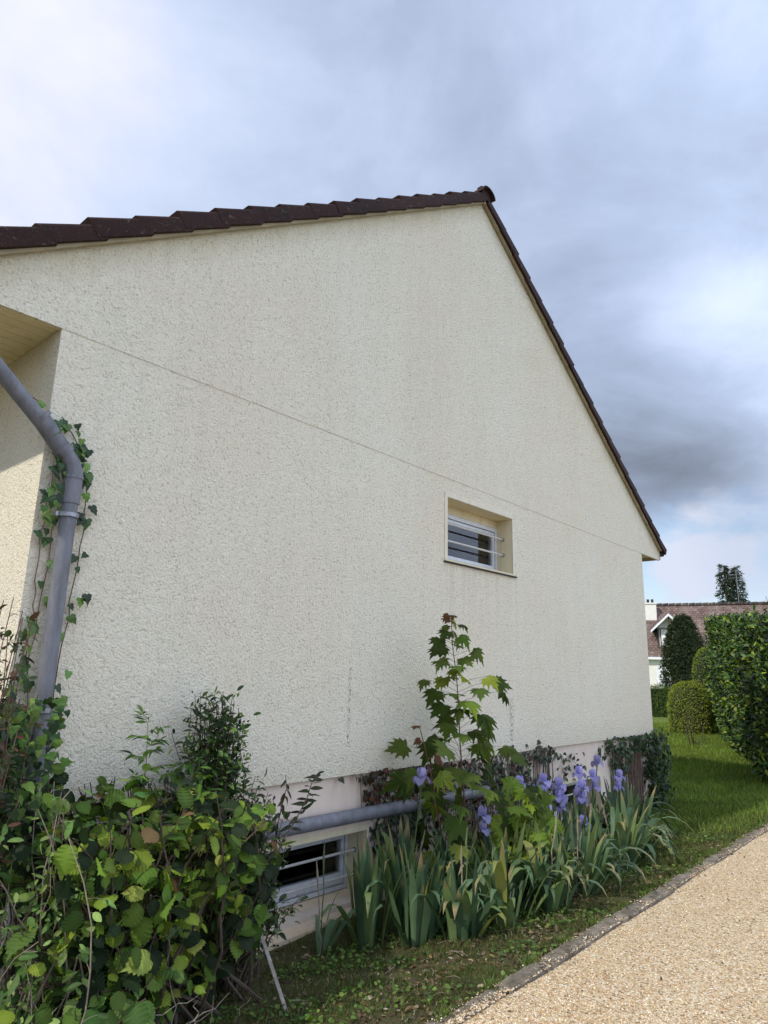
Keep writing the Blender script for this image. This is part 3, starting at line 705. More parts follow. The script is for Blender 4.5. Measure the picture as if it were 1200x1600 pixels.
r = empty('ash_seedling', (2.12, 3.66, -0.18), 'slim ash seedling with feathered leaves standing just left of the tall evergreen shrub', 'seedling')
pinnate(r, (2.12, 3.66, -0.15), 1.47, 20, 0.19, [(0.05, 0.10, 0.02), (0.09, 0.16, 0.03), (0.03, 0.06, 0.016)])
r = empty('ash_seedling', (2.42, 3.62, -0.18), 'shorter ash seedling half sunk in the evergreen shrub', 'seedling')
pinnate(r, (2.40, 3.62, -0.15), 1.22, 18, 0.19, [(0.05, 0.10, 0.02), (0.09, 0.17, 0.03), (0.03, 0.06, 0.016)], lean=(0.02, 0, 0))
# wilted shoots in front of the pale plinth
def shoot(root, P, n, ls, cols, m_=None, hang=0.9):
    sb = MB(); sb.tube(P, [0.0065*(1-0.6*j/(len(P)-1)) for j in range(len(P))], 6); sb.build('stem', m_ or M_vine, root, smooth=True)
    t = 0.3+0.7*np.linspace(0, 1, n); q = along(P, t); th = np.arange(n)*2.5
    A = np.stack([np.cos(th), -0.3+0.4*np.sin(th), np.full(n, -hang)+0.5*rng.random(n)], 1)
    leaves('leaves', LANCE, q, A, np.array((0, -0.8, 0.6))+nz3(n, .3), ls*rng.uniform(.7, 1.2, n), tints(n, cols, None, .2), M_leaf, root)
DK = [(0.030, 0.030, 0.020), (0.045, 0.040, 0.025), (0.035, 0.055, 0.02)]
r = empty('wilted_shoot', (3.06, 3.6, 0.55), 'upright wilted shoot with a drooping dark tuft at its tip above the grey drain pipe', 'shoot')
shoot(r, branch((3.02, 3.60, 0.40), (3.12, 3.60, 0.97), (0.01, 0, 0)), 16, 0.075, DK, hang=1.0)
r = empty('wilted_shoot', (3.1, 3.58, 0.4), 'arching wilted shoot with curled dark leaves reaching right along the drain pipe', 'shoot')
shoot(r, np.array([(2.98, 3.55, 0.38), (3.08, 3.55, 0.58), (3.20, 3.56, 0.70), (3.30, 3.58, 0.80), (3.36, 3.6, 0.90), (3.50, 3.7, 0.93)]), 26, 0.085, DK, hang=0.1)
r = empty('wilted_shoot', (2.98, 3.62, 0.5), 'thin leafy shoot with paired dark leaves at the right edge of the evergreen', 'shoot')
shoot(r, branch((2.95, 3.62, 0.40), (2.90, 3.62, 0.90), (-0.02, 0, 0)), 18, 0.07, DK, hang=0.1)
# rose-like bush at the left edge
r = empty('rose_bush', (1.22, 3.55, -0.2), 'twiggy dark bush with reddish young leaves in front of the sunlit side wall', 'shrub')
bushy(r, 40, lambda i: (1.25+rng.normal(0, 0.06), 3.6+rng.normal(0, 0.05), -0.2),
      lambda i: (1.27+rng.normal(0, 0.10), 3.62+rng.normal(0, 0.08), 1.0+1.02*rng.random()**0.8), OVAL, M_leaf_glossy,
      [(0.035, 0.05, 0.02), (0.05, 0.08, 0.025), (0.11, 0.05, 0.03), (0.02, 0.03, 0.015)], 0.046, 30, M_vine, 0.045, 0.05, None, (0, -0.4, 0.3), 0.35, 0.005)
# ivy round the downpipe: strands up both sides
r = empty('climbing_ivy', (1.62, 3.95, -0.2), 'climbing ivy with heart-shaped leaves running up both sides of the grey downpipe', 'ivy')
sb = MB(); Q = []; A = []
strands = [[(1.70, -0.1), (1.72, 0.8), (1.70, 1.5), (1.735, 2.0), (1.75, 2.5), (1.73, 2.75), (1.66, 2.93), (1.52, 3.12)],
           [(1.52, -0.1), (1.53, 0.9), (1.50, 1.4), (1.53, 1.9), (1.515, 2.3), (1.53, 2.7), (1.56, 2.88)],
           [(1.60, 0.0), (1.58, 1.2), (1.55, 1.7), (1.57, 2.3), (1.60, 2.86), (1.62, 2.97)],
           [(1.58, 2.80), (1.49, 2.96), (1.42, 3.10), (1.36, 3.17)]]
for k_, st in enumerate(strands):
    P = []
    for j in range(len(st)-1):
        for t in np.linspace(0, 1, 6, endpoint=False): P.append((st[j][0]*(1-t)+st[j+1][0]*t+rng.normal(0, .006), YW-0.018-0.01*rng.random(), st[j][1]*(1-t)+st[j+1][1]*t))
    P = np.array(P); sb.tube(P, 0.0035, 5)
    for (z0, z1, n) in ((2.55, 3.1, 26), (2.2, 2.55, 6), (1.35, 2.2, 10), (0.6, 1.4, 55)):
        sel = P[(P[:, 2] >= z0) & (P[:, 2] <= z1)]
        if len(sel) < 2 or (k_ == 3 and z0 < 2.5): continue
        n2_ = n if k_ != 2 else n//2
        if k_ == 3: n2_ = 5
        q = sel[rng.integers(0, len(sel), n2_)] + rng.normal(0, 1, (n2_, 3))*np.array((0.028 if z0 > 2 else 0.035, 0.006, 0.03)) + np.array((0, -0.015-0.06*rng.random(), 0))
        Q.append(q)
Q = np.concatenate(Q); n = len(Q); Q[:, 1] = np.minimum(Q[:, 1], YW-0.02)
sb.build('stems', M_vine, r, smooth=True)
leaves('foliage', IVY, Q, np.array((0, -0.25, -1.0))+nz3(n, .35)*np.array((1, .5, .6)), np.array((0, -1, 0.5))+nz3(n, .3), 0.066*rng.uniform(.6, 1.25, n),
       tints(n, [(0.06, 0.12, 0.03), (0.035, 0.07, 0.025), (0.13, 0.22, 0.05), (0.025, 0.045, 0.02)], None, .15), M_leaf_glossy, r)
r = empty('ivy_mass', (1.45, 3.75, 0.2), 'thick ivy heaped left of the foot of the downpipe', 'ivy')
n = 620; Q = np.stack([rng.normal(1.42, .11, n), np.minimum(rng.normal(3.78, .09, n), 3.97), 0.55+0.93*rng.random(n)**1.2], 1)
leaves('foliage', IVY, Q, np.array((0, -0.4, -0.9))+nz3(n, .5), np.array((-.2, -1, 0.6))+nz3(n, .4), 0.062*rng.uniform(.6, 1.2, n), tints(n, [(0.09, 0.16, 0.035), (0.04, 0.08, 0.025), (0.15, 0.23, 0.05), (0.03, 0.05, 0.02)], None, .15), M_leaf, r)
sb = MB()
for i in range(12): sb.tube(branch((1.5+rng.normal(0, .08), 3.85, -0.15), (1.5+rng.normal(0, .12), 3.8+rng.normal(0, .05), 0.9+0.6*rng.random()), (0, 0, 0), 7, .02), 0.004, 5)
sb.build('stems', M_vine, r, smooth=True)
# bare twigs and dry stalks at the foot
r = empty('bare_twigs', (1.95, 3.15, -0.12), 'bare forked twigs sticking out of the hazel at the bottom of the picture', 'twigs')
sb = MB()
for (p0, p1) in (((1.78, 3.05, -0.1), (2.22, 3.0, 0.06)), ((1.9, 3.05, -0.03), (2.3, 2.98, 0.12)), ((2.08, 3.0, 0.02), (2.12, 2.98, 0.14)), ((1.75, 3.1, 0.05), (2.12, 2.98, 0.16)), ((2.1, 3.1, -0.1), (2.0, 3.1, 0.42)),
                 ((2.3, 3.1, -0.15), (2.26, 3.05, 0.1)), ((2.4, 3.1, -0.15), (2.45, 3.0, 0.05)), ((1.95, 3.0, -0.15), (1.9, 2.98, 0.1))):
    sb.tube(branch(p0, p1, rng.normal(0, .015, 3), 9, .009), [0.0035*(1-.6*j/8) for j in range(9)], 5)
sb.build('twigs', M_twig, r, smooth=True)
b = MB(); P = branch((2.70, 3.02, -0.14), (2.78, 3.42, 0.12), (0, 0, 0), 5, .002)
M_ = Matrix.Translation((2.70, 2.98, -0.13)) @ Vector((0.10, 0.40, 0.30)).to_track_quat('Z', 'Y').to_matrix().to_4x4()
b.box(-0.011, 0.011, -0.004, 0.004, -0.02, 0.5, M_); o = b.build('wooden_stake', M_wood, None, bevel=0.002)
tag(o, 'thin grey wooden stake leaning towards the sill of the left cellar window', 'stake')
b = MB(); b.tube(branch((8.55, 3.35, 0.05), (9.75, 3.75, 0.28), (0, 0, 0.02), 7, .01), 0.012, 7); o = b.build('fallen_stick', M_twig, None, smooth=True)
tag(o, 'pale stick propped in the ivy beside the right cellar window', 'stick')

# maple saplings
def maple(root, base, top, nlv, L, rr, cols, start=0.2, leafs=0.15, probs=None, pair=True, tipred=True):
    P = branch(base, top, (0.03, 0, 0), 10, 0.008); sb = MB(); sb.tube(P, [0.008*(1-0.75*j/9)+.001 for j in range(10)], 7)
    Q = []; A = []; Nn = []; S = []
    for i in range(nlv):
        t = start+(1-start)*(i/(nlv-1)); o_ = along(P, [t])[0]
        for sg in ((0, 1) if pair else (0,)):
            th = i*1.57+math.pi*sg+rng.normal(0, .5)
            rad_ = rr(t)*rng.uniform(.4, 1.15)
            d = np.array((math.cos(th), 0.75*math.sin(th)-0.12, 0)); e = o_ + d*rad_ + np.array((0, 0, 0.28*rad_))
            sb.tube([o_, o_+d*rad_*0.5+np.array((0, 0, .2*rad_)), e], 0.0018, 4)
            Q.append(e); A.append(d*0.9+np.array((-0.1, -0.15, -0.42))+rng.normal(0, .18, 3)); Nn.append(np.array((-0.45, -0.6, 0.75))+d*0.35+rng.normal(0, .22, 3)); S.append(leafs*(1.08-0.5*max(t-0.55, 0)/0.45)*rng.uniform(.7, 1.15))
    st = sb.build('trunk', M_red_stem, root, smooth=True); n = len(Q); T = tints(n, cols, probs, .13)
    if tipred: T[-3:] = (0.12, 0.055, 0.03); S[-2:] = [leafs*.42]*2
    leaves('crown', MAPLE, Q, A, Nn, S, T, M_leaf_maple, root)
MP = [(0.050, 0.078, 0.014), (0.090, 0.130, 0.022), (0.19, 0.25, 0.035)]
r = empty('maple_sapling', (5.0, 3.5, -0.15), 'tall maple sapling in front of the wall, its reddish tip above all other plants', 'sapling')
maple(r, (5.10, 3.52, -0.15), (4.84, 3.50, 2.14), 42, 1, lambda t: 0.56*min(1, (1.05-t)*1.7)*(0.75 if 0.5 < t < 0.60 else 1), MP, 0.12, 0.195, [.42, .40, .18])
r = empty('maple_sapling', (4.75, 3.45, -0.15), 'short maple sapling leaning left over the drain pipe with a bare topped stem', 'sapling')
maple(r, (4.80, 3.46, -0.15), (4.36, 3.46, 1.23), 7, 1, lambda t: 0.17*(1.25-t), MP, 0.45, 0.17, [.4, .4, .2], pair=False)
r = empty('maple_sapling', (5.55, 3.2, -0.15), 'lowest maple sapling spreading bright green leaves right over the iris blades', 'sapling')
maple(r, (5.25, 3.28, -0.15), (5.45, 3.10, 0.70), 20, 1, lambda t: 0.44*(1.15-t), [(0.15, 0.21, 0.028), (0.25, 0.33, 0.04), (0.08, 0.12, 0.02)], 0.2, 0.20, tipred=False)

# ivy on the plinth
def wall_ivy(label, regions, cols, size=0.05, stems=(), probs=None, depth=0.05):
    r = empty('wall_ivy', (regions[0][0], 3.98, -0.2), label, 'ivy')
    Q = []
    for (x0, x1, z0, z1, n, *dd) in regions:
        dep = dd[0] if dd else depth
        q = np.stack([x0+(x1-x0)*rng.random(n), YW+0.02-dep*rng.random(n)**1.4, z0+(z1-z0)*rng.random(n)], 1)
        hz_ = np.sin(q[:, 0]*17+z0*9)*0.05+np.sin(q[:, 0]*41)*0.03; q = q[(q[:, 2] > z0+hz_+0.04) | (q[:, 2] > (z0+z1)/2)]; Q.append(q)
    Q = np.concatenate(Q); n = len(Q)
    sb = MB()
    for (x0, x1, z0, z1, k_, rr_) in stems:
        for i in range(k_):
            xa = x0+(x1-x0)*rng.random(); za = z0+(z1-z0)*0.25*rng.random()-0.04; zb = z1-(z1-z0)*0.35*rng.random()**2
            P = branch((xa, YW+0.015-0.01*rng.random(), za), (xa+rng.normal(0, .05), YW+0.02, zb), (rng.normal(0, .02), 0, 0), 10, 0.008); P[:, 1] = YW+0.018-0.02*rng.random()
            sb.tube(P, rr_*rng.uniform(.4, 1.3), 4)
    if sb.v: sb.build('aerial_stems', M_vine, r, smooth=True)
    leaves('foliage', IVY, Q, np.array((0, -0.3, -1.0))+nz3(n, .45), np.array((-.1, -1, 0.35))+nz3(n, .35), size*rng.uniform(.55, 1.2, n), tints(n, cols, probs, .2), M_leaf_glossy, r)
    return r
RED = [(0.10, 0.035, 0.02), (0.06, 0.03, 0.018), (0.03, 0.03, 0.018), (0.05, 0.06, 0.025)]
wall_ivy('reddish brown ivy patch hanging between the render edge and the drain pipe', [(4.33, 4.62, 0.52, 0.84, 120), (4.55, 5.75, 0.56, 0.84, 260), (4.0, 4.35, 0.78, 0.84, 8)], RED, 0.058, [(4.3, 5.2, 0.5, 0.84, 16, .004)], [.35, .25, .25, .15], 0.10)
wall_ivy('dark ivy below the drain pipe beside the left cellar window', [(4.44, 5.1, 0.12, 0.50, 240), (4.44, 4.62, -0.1, 0.2, 30), (5.2, 6.0, 0.2, 0.5, 120)], [(0.03, 0.05, 0.02), (0.02, 0.03, 0.015), (0.045, 0.075, 0.03)], 0.055, [(4.45, 6.6, -0.18, 0.5, 46, .004)], None, 0.10)
wall_ivy('thinning ivy with dead brown stems on the plinth behind the iris flowers', [(5.7, 7.0, 0.45, 0.84, 300), (6.9, 7.55, 0.66, 0.86, 120, .12), (6.0, 7.6, 0.15, 0.55, 190), (7.6, 8.2, 0.42, 0.76, 60, .12), (6.6, 7.3, 0.84, 0.93, 8)], [(0.03, 0.045, 0.02), (0.06, 0.035, 0.02), (0.02, 0.025, 0.015), (0.05, 0.08, 0.03)], 0.06, [(5.7, 7.6, -0.15, 0.8, 80, .006)], None, 0.08)
wall_ivy('ivy with a curtain of brown stems right of the right cellar window', [(9.05, 10.5, 0.62, 0.86, 330, .14), (9.15, 9.7, 0.3, 0.7, 130, .12), (8.75, 9.1, 0.55, 0.78, 14)], [(0.03, 0.06, 0.02), (0.02, 0.035, 0.015), (0.05, 0.09, 0.03)], 0.062, [(9.3, 10.25, -0.2, 0.7, 90, .008)], None, 0.1)
r = wall_ivy('dense ivy covering the far corner of the plinth from ground to render', [(10.3, 10.95, -0.2, 0.84, 760, .22), (10.6, 10.9, 0.3, 0.92, 90, .2)], [(0.03, 0.055, 0.02), (0.018, 0.03, 0.014), (0.05, 0.085, 0.03)], 0.068, [], None, 0.3)
n = 700; Q = np.stack([10.76+0.18*rng.random(n), 3.85+1.6*rng.random(n), -0.2+1.0*rng.random(n)**1.1], 1)
leaves('side_foliage', IVY, Q, np.array((0.3, -0.3, -1.0))+nz3(n, .45), np.array((.3, -.8, 0.35))+nz3(n, .35), 0.07*rng.uniform(.55, 1.2, n), tints(n, [(0.03, 0.055, 0.02), (0.018, 0.03, 0.014)], None, .2), M_leaf_glossy, r)

# irises
NSEG = 9
def blade_mesh(root, base, n, L, spread, upright, cols, w=0.018):
    V = []; F = []; C = []
    for i in range(n):
        th = rng.random()*2*math.pi; d = np.array((math.cos(th), math.sin(th)*0.8-0.15))
        rr_ = spread*math.sqrt(rng.random()); b0 = np.array((base[0]+d[0]*rr_*1.05, base[1]+d[1]*rr_*0.9, base[2]-0.02))
        ll = L*rng.uniform(.65, 1.12); up = rng.random() < upright
        lean = rng.uniform(.05, .45) if up else rng.uniform(.45, 1.15); curl = rng.uniform(0, .9) if up else rng.uniform(1.6, 3.0); ll = ll if up else ll*1.12
        p = b0.copy(); ang = lean*0.5; ww = w*rng.uniform(.55, 1.25); sd = np.array((-d[1], d[0], 0)); tw = rng.normal(0, .5); kink = rng.uniform(.35, .7); brown = rng.random() < .35; sick = rng.random() < .05
        sd = sd*math.cos(tw)+np.array((0, 0, 1))*0*math.sin(tw)+np.array((d[0], d[1], 0))*math.sin(tw)*0.5; sd /= np.linalg.norm(sd)
        c = np.array(cols[rng.integers(len(cols))])*(1+rng.normal(0, .20)); c = np.array((.26, .27, .07)) if sick else c; b_i = len(V)
        for j in range(NSEG+1):
            t = j/NSEG; wj = ww*(0.75+0.5*math.sin(min(t*2.2, 1.57)))*(1-max(t-0.55, 0)**1.6*3.4)
            if j == NSEG: wj = 0.0008
            fold = np.array((d[0], d[1], 0))*ww*0.22
            V += [tuple(p-sd*wj), tuple(p+fold), tuple(p+sd*wj)]; cc = c*(0.9+0.0*t); tipc = np.array((0.28, 0.22, 0.10)) if (j >= NSEG-1 and brown) else cc*(1+.10*math.sin(j*2.1+i))
            C += [tipc]*3
            step = ll/NSEG; ang2 = ang + (curl*max(0, (t-kink))/(1-kink)*1.1 if not up else curl*t*t*0.5)
            p = p + np.array((d[0]*math.sin(ang2), d[1]*math.sin(ang2), math.cos(ang2)))*step; ang = ang + (lean*0.6/NSEG)
            p[1] = min(p[1], YW-0.03)
            p[2] = max(p[2], gz(p[0], p[1])+0.008)
        for j in range(NSEG):
            a_ = b_i+3*j; F += [(a_, a_+1, a_+4, a_+3), (a_+1, a_+2, a_+5, a_+4)]
    off = np.array(root.location); me = bpy.data.meshes.new('leaves'); me.from_pydata([tuple(np.array(v)-off) for v in V], [], F); me.update()
    at = me.attributes.new('tint', 'FLOAT_COLOR', 'POINT'); a4 = np.ones((len(V), 4), np.float32); a4[:, :3] = np.clip(np.array(C), .004, .9); at.data.foreach_set('color', a4.ravel())
    me.shade_smooth(); o = bpy.data.objects.new('leaves', me); COL.objects.link(o); me.materials.append(M_iris); o.parent = root
def petal(pos, d, up, L, w, curl):
    """a cupped ruffled petal as rows of 5 points"""
    V = []; sd = np.cross(d, up); sd /= np.linalg.norm(sd); p = np.array(pos, float); dd = np.array(d, float); uu = np.array(up, float)
    for j in range(7):
        t = j/6; ww = w*math.sin(min(math.pi*(0.12+0.85*t), math.pi))**0.7 if t < 1 else w*0.25
        for k_ in (-1, -.5, 0, .5, 1): V.append(p+sd*k_*ww+uu*(0.25*ww*abs(k_)+0.34*ww*t*math.sin(11*t+4.4*k_)))
        a = curl*t; stp = dd*math.cos(a)+uu*math.sin(a); p = p+stp*L/6
    F = [(j*5+k_, j*5+k_+1, j*5+k_+6, j*5+k_+5) for j in range(6) for k_ in range(4)]
    return V, F
def iris_flower(root_stalk, pos, s=1.0, col=(0.26, 0.20, 0.62), faded=False):
    V = []; F = []; C = []
    th0 = rng.random()*6.28
    for k_ in range(6):
        th = th0+k_*math.pi/3; h_ = np.array((math.cos(th), math.sin(th), 0))
        if k_ % 2: v, f = petal(pos, h_*0.75+np.array((0, 0, .65)), np.array((0, 0, 1))*0.6-h_*0.75, 0.078*s, 0.030*s, 1.3); c = np.array(col)*1.25
        else: v, f = petal(pos, h_*0.9+np.array((0, 0, .25)), np.array((0, 0, 1)), 0.088*s, 0.036*s, -1.7); c = np.array(col)*0.9
        if faded: c = c*0.6+np.array((.25, .22, .30))*.4
        b_i = len(V); V += v; F += [tuple(b_i+i for i in q) for q in f]; C += [c*(0.8+0.4*rng.random())]*len(v)
    off = np.zeros(3); p = root_stalk
    while p is not None: off += np.array(p.location); p = p.parent
    me = bpy.data.meshes.new('flower'); me.from_pydata([tuple(np.array(v)-off) for v in V], [], F); me.update()
    at = me.attributes.new('tint', 'FLOAT_COLOR', 'POINT'); a4 = np.ones((len(V), 4), np.float32); a4[:, :3] = np.clip(np.array(C), .01, .95); at.data.foreach_set('color', a4.ravel())
    me.shade_smooth(); o = bpy.data.objects.new('flower', me); COL.objects.link(o); me.materials.append(M_petal); o.parent = root_stalk
IC = [(0.085, 0.145, 0.070), (0.125, 0.195, 0.100), (0.060, 0.105, 0.050), (0.17, 0.235, 0.085)]
# (x, y, blades, length, spread, share upright, label, flower spots)
IR = [
 (3.92, 3.55, 34, 0.62, .15, .90, 'iris clump of straight blades nearest the left cellar window', []),
 (4.05, 3.22, 30, 0.58, .15, .80, 'iris clump at the left end of the bed, in front of the straight-bladed one', []),
 (4.32, 3.58, 36, 0.66, .15, .88, 'tall upright iris clump with one flower beside the leaning maple', [(4.25, 3.35, .87)]),
 (4.25, 2.98, 28, 0.52, .16, .50, 'leftmost iris clump of the front row, blades bent to the grass', []),
 (4.62, 3.28, 34, 0.60, .16, .70, 'iris clump at the foot of the leaning maple sapling', []),
 (4.62, 2.85, 32, 0.56, .18, .40, 'second iris clump of the front row with light folded blades', []),
 (5.00, 3.12, 34, 0.62, .17, .55, 'iris clump under the tall maple, a violet flower low at its side', [(5.01, 3.3, .51)]),
 (5.00, 3.60, 30, 0.64, .15, .9, 'upright iris clump behind the tall maple stem', []),
 (5.02, 2.74, 34, 0.58, .18, .35, 'third iris clump of the front row with blades folded towards the edging stones', []),
 (5.45, 3.42, 34, 0.64, .16, .7, 'iris clump shaded by the lowest maple sapling, a violet flower above it', [(5.69, 3.35, .68)]),
 (5.45, 2.72, 36, 0.60, .19, .35, 'front iris clump nearest the gravel with long drooping blades', []),
 (5.50, 3.05, 32, 0.62, .17, .5, 'iris clump in the middle of the bed under bright maple leaves', []),
 (5.92, 2.88, 34, 0.60, .18, .4, 'front iris clump right of the one nearest the gravel', []),
 (6.05, 3.32, 34, 0.66, .17, .65, 'iris clump carrying the fullest violet flowers side by side', [(6.04, 3.3, .57), (6.30, 3.28, .62), (6.42, 3.32, .50), (6.15, 3.36, .66), (5.82, 3.3, .60)]),
 (6.38, 2.80, 36, 0.60, .19, .35, 'iris clump with two low flowers just above its blades', [(6.42, 3.1, .29), (6.25, 2.95, .10)]),
 (6.60, 3.25, 32, 0.64, .17, .6, 'iris clump with faded high flowers left of the right cellar window', [(6.78, 3.3, .68), (6.88, 3.35, .50), (6.62, 3.2, .58)]),
 (6.95, 2.88, 34, 0.60, .19, .45, 'iris clump near the right end of the front row', []),
 (7.20, 3.45, 30, 0.66, .16, .7, 'iris clump below the right cellar window with a high pale flower', [(7.32, 3.35, .74), (7.10, 3.3, .62)]),
 (7.45, 3.10, 34, 0.64, .19, .5, 'rightmost iris clump of the front, blades flopping towards the lawn', []),
 (7.95, 3.35, 30, 0.66, .18, .55, 'iris clump at the right end with one high violet flower', [(7.77, 3.3, .56)]),
 (8.40, 3.62, 24, 0.66, .16, .8, 'upright iris clump at the back right, against the right cellar window', []),
 (3.52, 3.62, 7, 0.42, .06, .2, 'small iris with a few arched blades below the sill of the left cellar window', []),
]
for (x, y, nb, L, sp, up, lab, fl) in IR:
    r = empty('iris_clump', (x, y, gz(x, y)), lab, 'iris', 'irises in the bed along the house')
    blade_mesh(r, (x, y, gz(x, y)), int(nb*.95), L*1.04, sp*.92, min(1, up*.85), IC, 0.026)
    for k_, (fx, fy, fz) in enumerate(fl):
        sb = MB(); P = branch((x+rng.normal(0, .05), y+rng.normal(0, .03), gz(x, y)), (fx, fy, fz-0.03), (0.02, 0, 0), 8, .004); sb.tube(P, [0.006]*5+[.005, .005, .006], 6)
        q = P[5]; sb.tube([q, q+np.array((.02, -.01, .03)), q+np.array((.025, -.01, .09))], [.004, .009, .003], 6)
        s_ = sb.build('flower_stalk', M_green_stem, r, smooth=True)
        iris_flower(s_, (fx, fy, fz), 1.25, (0.46, 0.42, 0.72), faded=(fz > .70))
        if fz < .66: iris_flower(s_, (fx+rng.normal(0, .02), fy, fz-0.10), 1.1, (0.50, 0.46, 0.80))
    for j in range(rng.integers(0, 3)):       # seed and bud stalks
        sb = MB(); fx = x+rng.normal(0, .12); P = branch((x, y, gz(x, y)), (fx, y+rng.normal(0, .05), gz(x, y)+rng.uniform(.55, .78)), (0.01, 0, 0), 8, .004)
        sb.tube(P, [.005]*6+[.008, .003], 6); sb.build('bud_stalk', M_green_stem if j else M_twig, r, smooth=True)

# grass and weeds in the strip, lawn beyond
def grass(n, xr_, yr_, h, cols, label, dens=None, w=None, probs=None, zoff=0.0, clump=0):
    X = xr_[0]+(xr_[1]-xr_[0])*rng.random(n); Y = yr_[0]+(yr_[1]-yr_[0])*rng.random(n)
    if clump: X = np.round(X/clump)*clump+rng.normal(0, clump*.3, n)*rng.random(n)**.5; Y = np.round(Y/clump)*clump+rng.normal(0, clump*.3, n)
    k_ = np.ones(n, bool)
    if dens is not None: k_ = rng.random(n) < dens(X, Y)
    k_ &= ~((X > 1.5) & (X < 10.75) & (Y > 4.02)) & (Y > 2.235)
    X, Y = X[k_], Y[k_]; n = len(X); Z = np.array([ground_z(a_, b_) for a_, b_ in zip(X, Y)])+zoff
    return X, Y, Z, n
def vn(X, Y, s, seed=0.0):
    return 0.5+0.25*(np.sin(X*s+seed)*np.cos(Y*s*1.3+seed*2)+np.sin(X*s*2.3+Y*s*1.9+seed*3)*0.7+np.sin(X*s*0.7-Y*s*2.9+seed)*0.3)
X, Y, Z, n = grass(170000, (1.9, 11.5), (2.24, 4.0), .05, None, '', lambda X, Y: np.clip(-0.1+1.3*vn(X, Y, 5.0), 0.12, 1)*(0.45+0.07*X).clip(0, 1))
tag(leaves('grass', GRASSB, np.stack([X, Y, Z], 1), np.array((0, 0, 1.0))+nz3(n, .55), unit(n), (0.018+0.035*rng.random(n))*(1+0.25*(X > 6.5)),
    tints(n, [(0.075, 0.11, 0.022), (0.12, 0.15, 0.035), (0.17, 0.145, 0.06), (0.05, 0.075, 0.018)], [.35, .2, .2, .25], .2), M_grass, wid=np.full(n, 1.7)), kind='stuff')
X, Y, Z, n = grass(150000, (8.5, 27), (2.3, 10.5), .06, None, '', lambda X, Y: np.where((X > 10.9) | (Y < 3.9), 1.0, 0.0)*np.clip(1.5-0.055*(X-8), .3, 1)*(Y < 3.9+(X-10.0)*0.5))
tag(leaves('lawn_grass', GRASSB, np.stack([X, Y, Z], 1), np.array((0, 0, 1.0))+nz3(n, .40), unit(n), (0.05+0.06*rng.random(n)),
    tints(n, [(0.13, 0.20, 0.028), (0.18, 0.26, 0.038), (0.25, 0.30, 0.06), (0.09, 0.14, 0.022)], None, .15)*(0.75+0.5*vn(X, Y, 1.9)[:, None]), M_grass, wid=1.1+0.06*X), kind='stuff')
CLOV = fan_leaf([(0,0),(0.25,0.0),(0.45,0.22),(0.42,0.5),(0.25,0.72),(0,0.85)], (0, .3), .3, .2)
X, Y, Z, n = grass(9000, (2.3, 9.5), (2.24, 3.6), 0, None, '', lambda X, Y: (vn(X, Y, 3.3, 2.0) > .52)*0.9, zoff=.012)
Z = Z + .03*rng.random(n)
tag(leaves('ground_weeds', CLOV, np.stack([X, Y, Z], 1), unit(n)*np.array((1, 1, .4)), np.array((0, 0, 1.0))+nz3(n, .35), 0.016+0.016*rng.random(n), tints(n, [(0.06, 0.12, 0.025), (0.10, 0.17, 0.035), (0.14, 0.20, 0.04)], None, .15), M_grass), kind='stuff')
X, Y, Z, n = grass(12000, (2.2, 10), (2.22, 3.9), 0, None, '', lambda X, Y: np.clip(1.25-(Y-2.25)*1.0, .25, 1)*(vn(X, Y, 4.1, 5.) > .35), zoff=.006)
tag(leaves('leaf_litter', OVAL, np.stack([X, Y, Z+0.01*rng.random(n)], 1), unit(n)*np.array((1, 1, .3)), np.array((0, 0, 1.0))+nz3(n, .5), 0.018+0.03*rng.random(n)**2, tints(n, [(0.12, 0.075, 0.04), (0.20, 0.14, 0.08), (0.07, 0.045, 0.03), (0.30, 0.24, 0.16)], [.4, .25, .25, .1], .2), M_litter), kind='stuff')
sb = MB()
for i in range(90):
    x = rng.uniform(2.3, 9); y = rng.uniform(2.25, 3.3); a_ = rng.random()*3.14; L = rng.uniform(.04, .16); z = gz(x, y)+.012
    sb.tube([(x, y, z), (x+L*.5*math.cos(a_), y+L*.5*math.sin(a_), z+.008), (x+L*math.cos(a_+.2), y+L*math.sin(a_+.2), z)], 0.0016+.0012*rng.random(), 4)
tag(sb.build('twig_litter', M_twig), kind='stuff')
# litter blown onto the edging stones, small weeds rooted along the joint
n = 900; X = rng.uniform(2.7, 11, n); Y = 2.10+0.16*rng.random(n); k_ = np.sin(X*5.3)+np.sin(X*2.1+1) > -.5; X, Y = X[k_], Y[k_]; n = len(X)
tag(leaves('kerb_litter', OVAL, np.stack([X, Y, np.full(n, .036)], 1), unit(n)*np.array((1, 1, .2)), np.array((0, 0, 1.0))+nz3(n, .4), 0.010+0.022*rng.random(n)**2, tints(n, [(0.12, 0.08, 0.045), (0.06, 0.045, 0.03), (0.20, 0.15, 0.09)], None, .2), M_litter), kind='stuff')
n = 2600; X = rng.uniform(2.7, 12, n); X = np.round(X*2.3)/2.3+rng.normal(0, .03, n); Y = 2.245+rng.normal(0, .018, n)
tag(leaves('kerb_weeds', GRASSB, np.stack([X, Y, np.full(n, .0)], 1), np.array((0, -.25, 1.0))+nz3(n, .5), unit(n), 0.03+0.05*rng.random(n), tints(n, [(0.10, 0.15, 0.03), (0.16, 0.20, 0.05)], None, .15), M_grass, wid=np.full(n, 1.5)), kind='stuff')
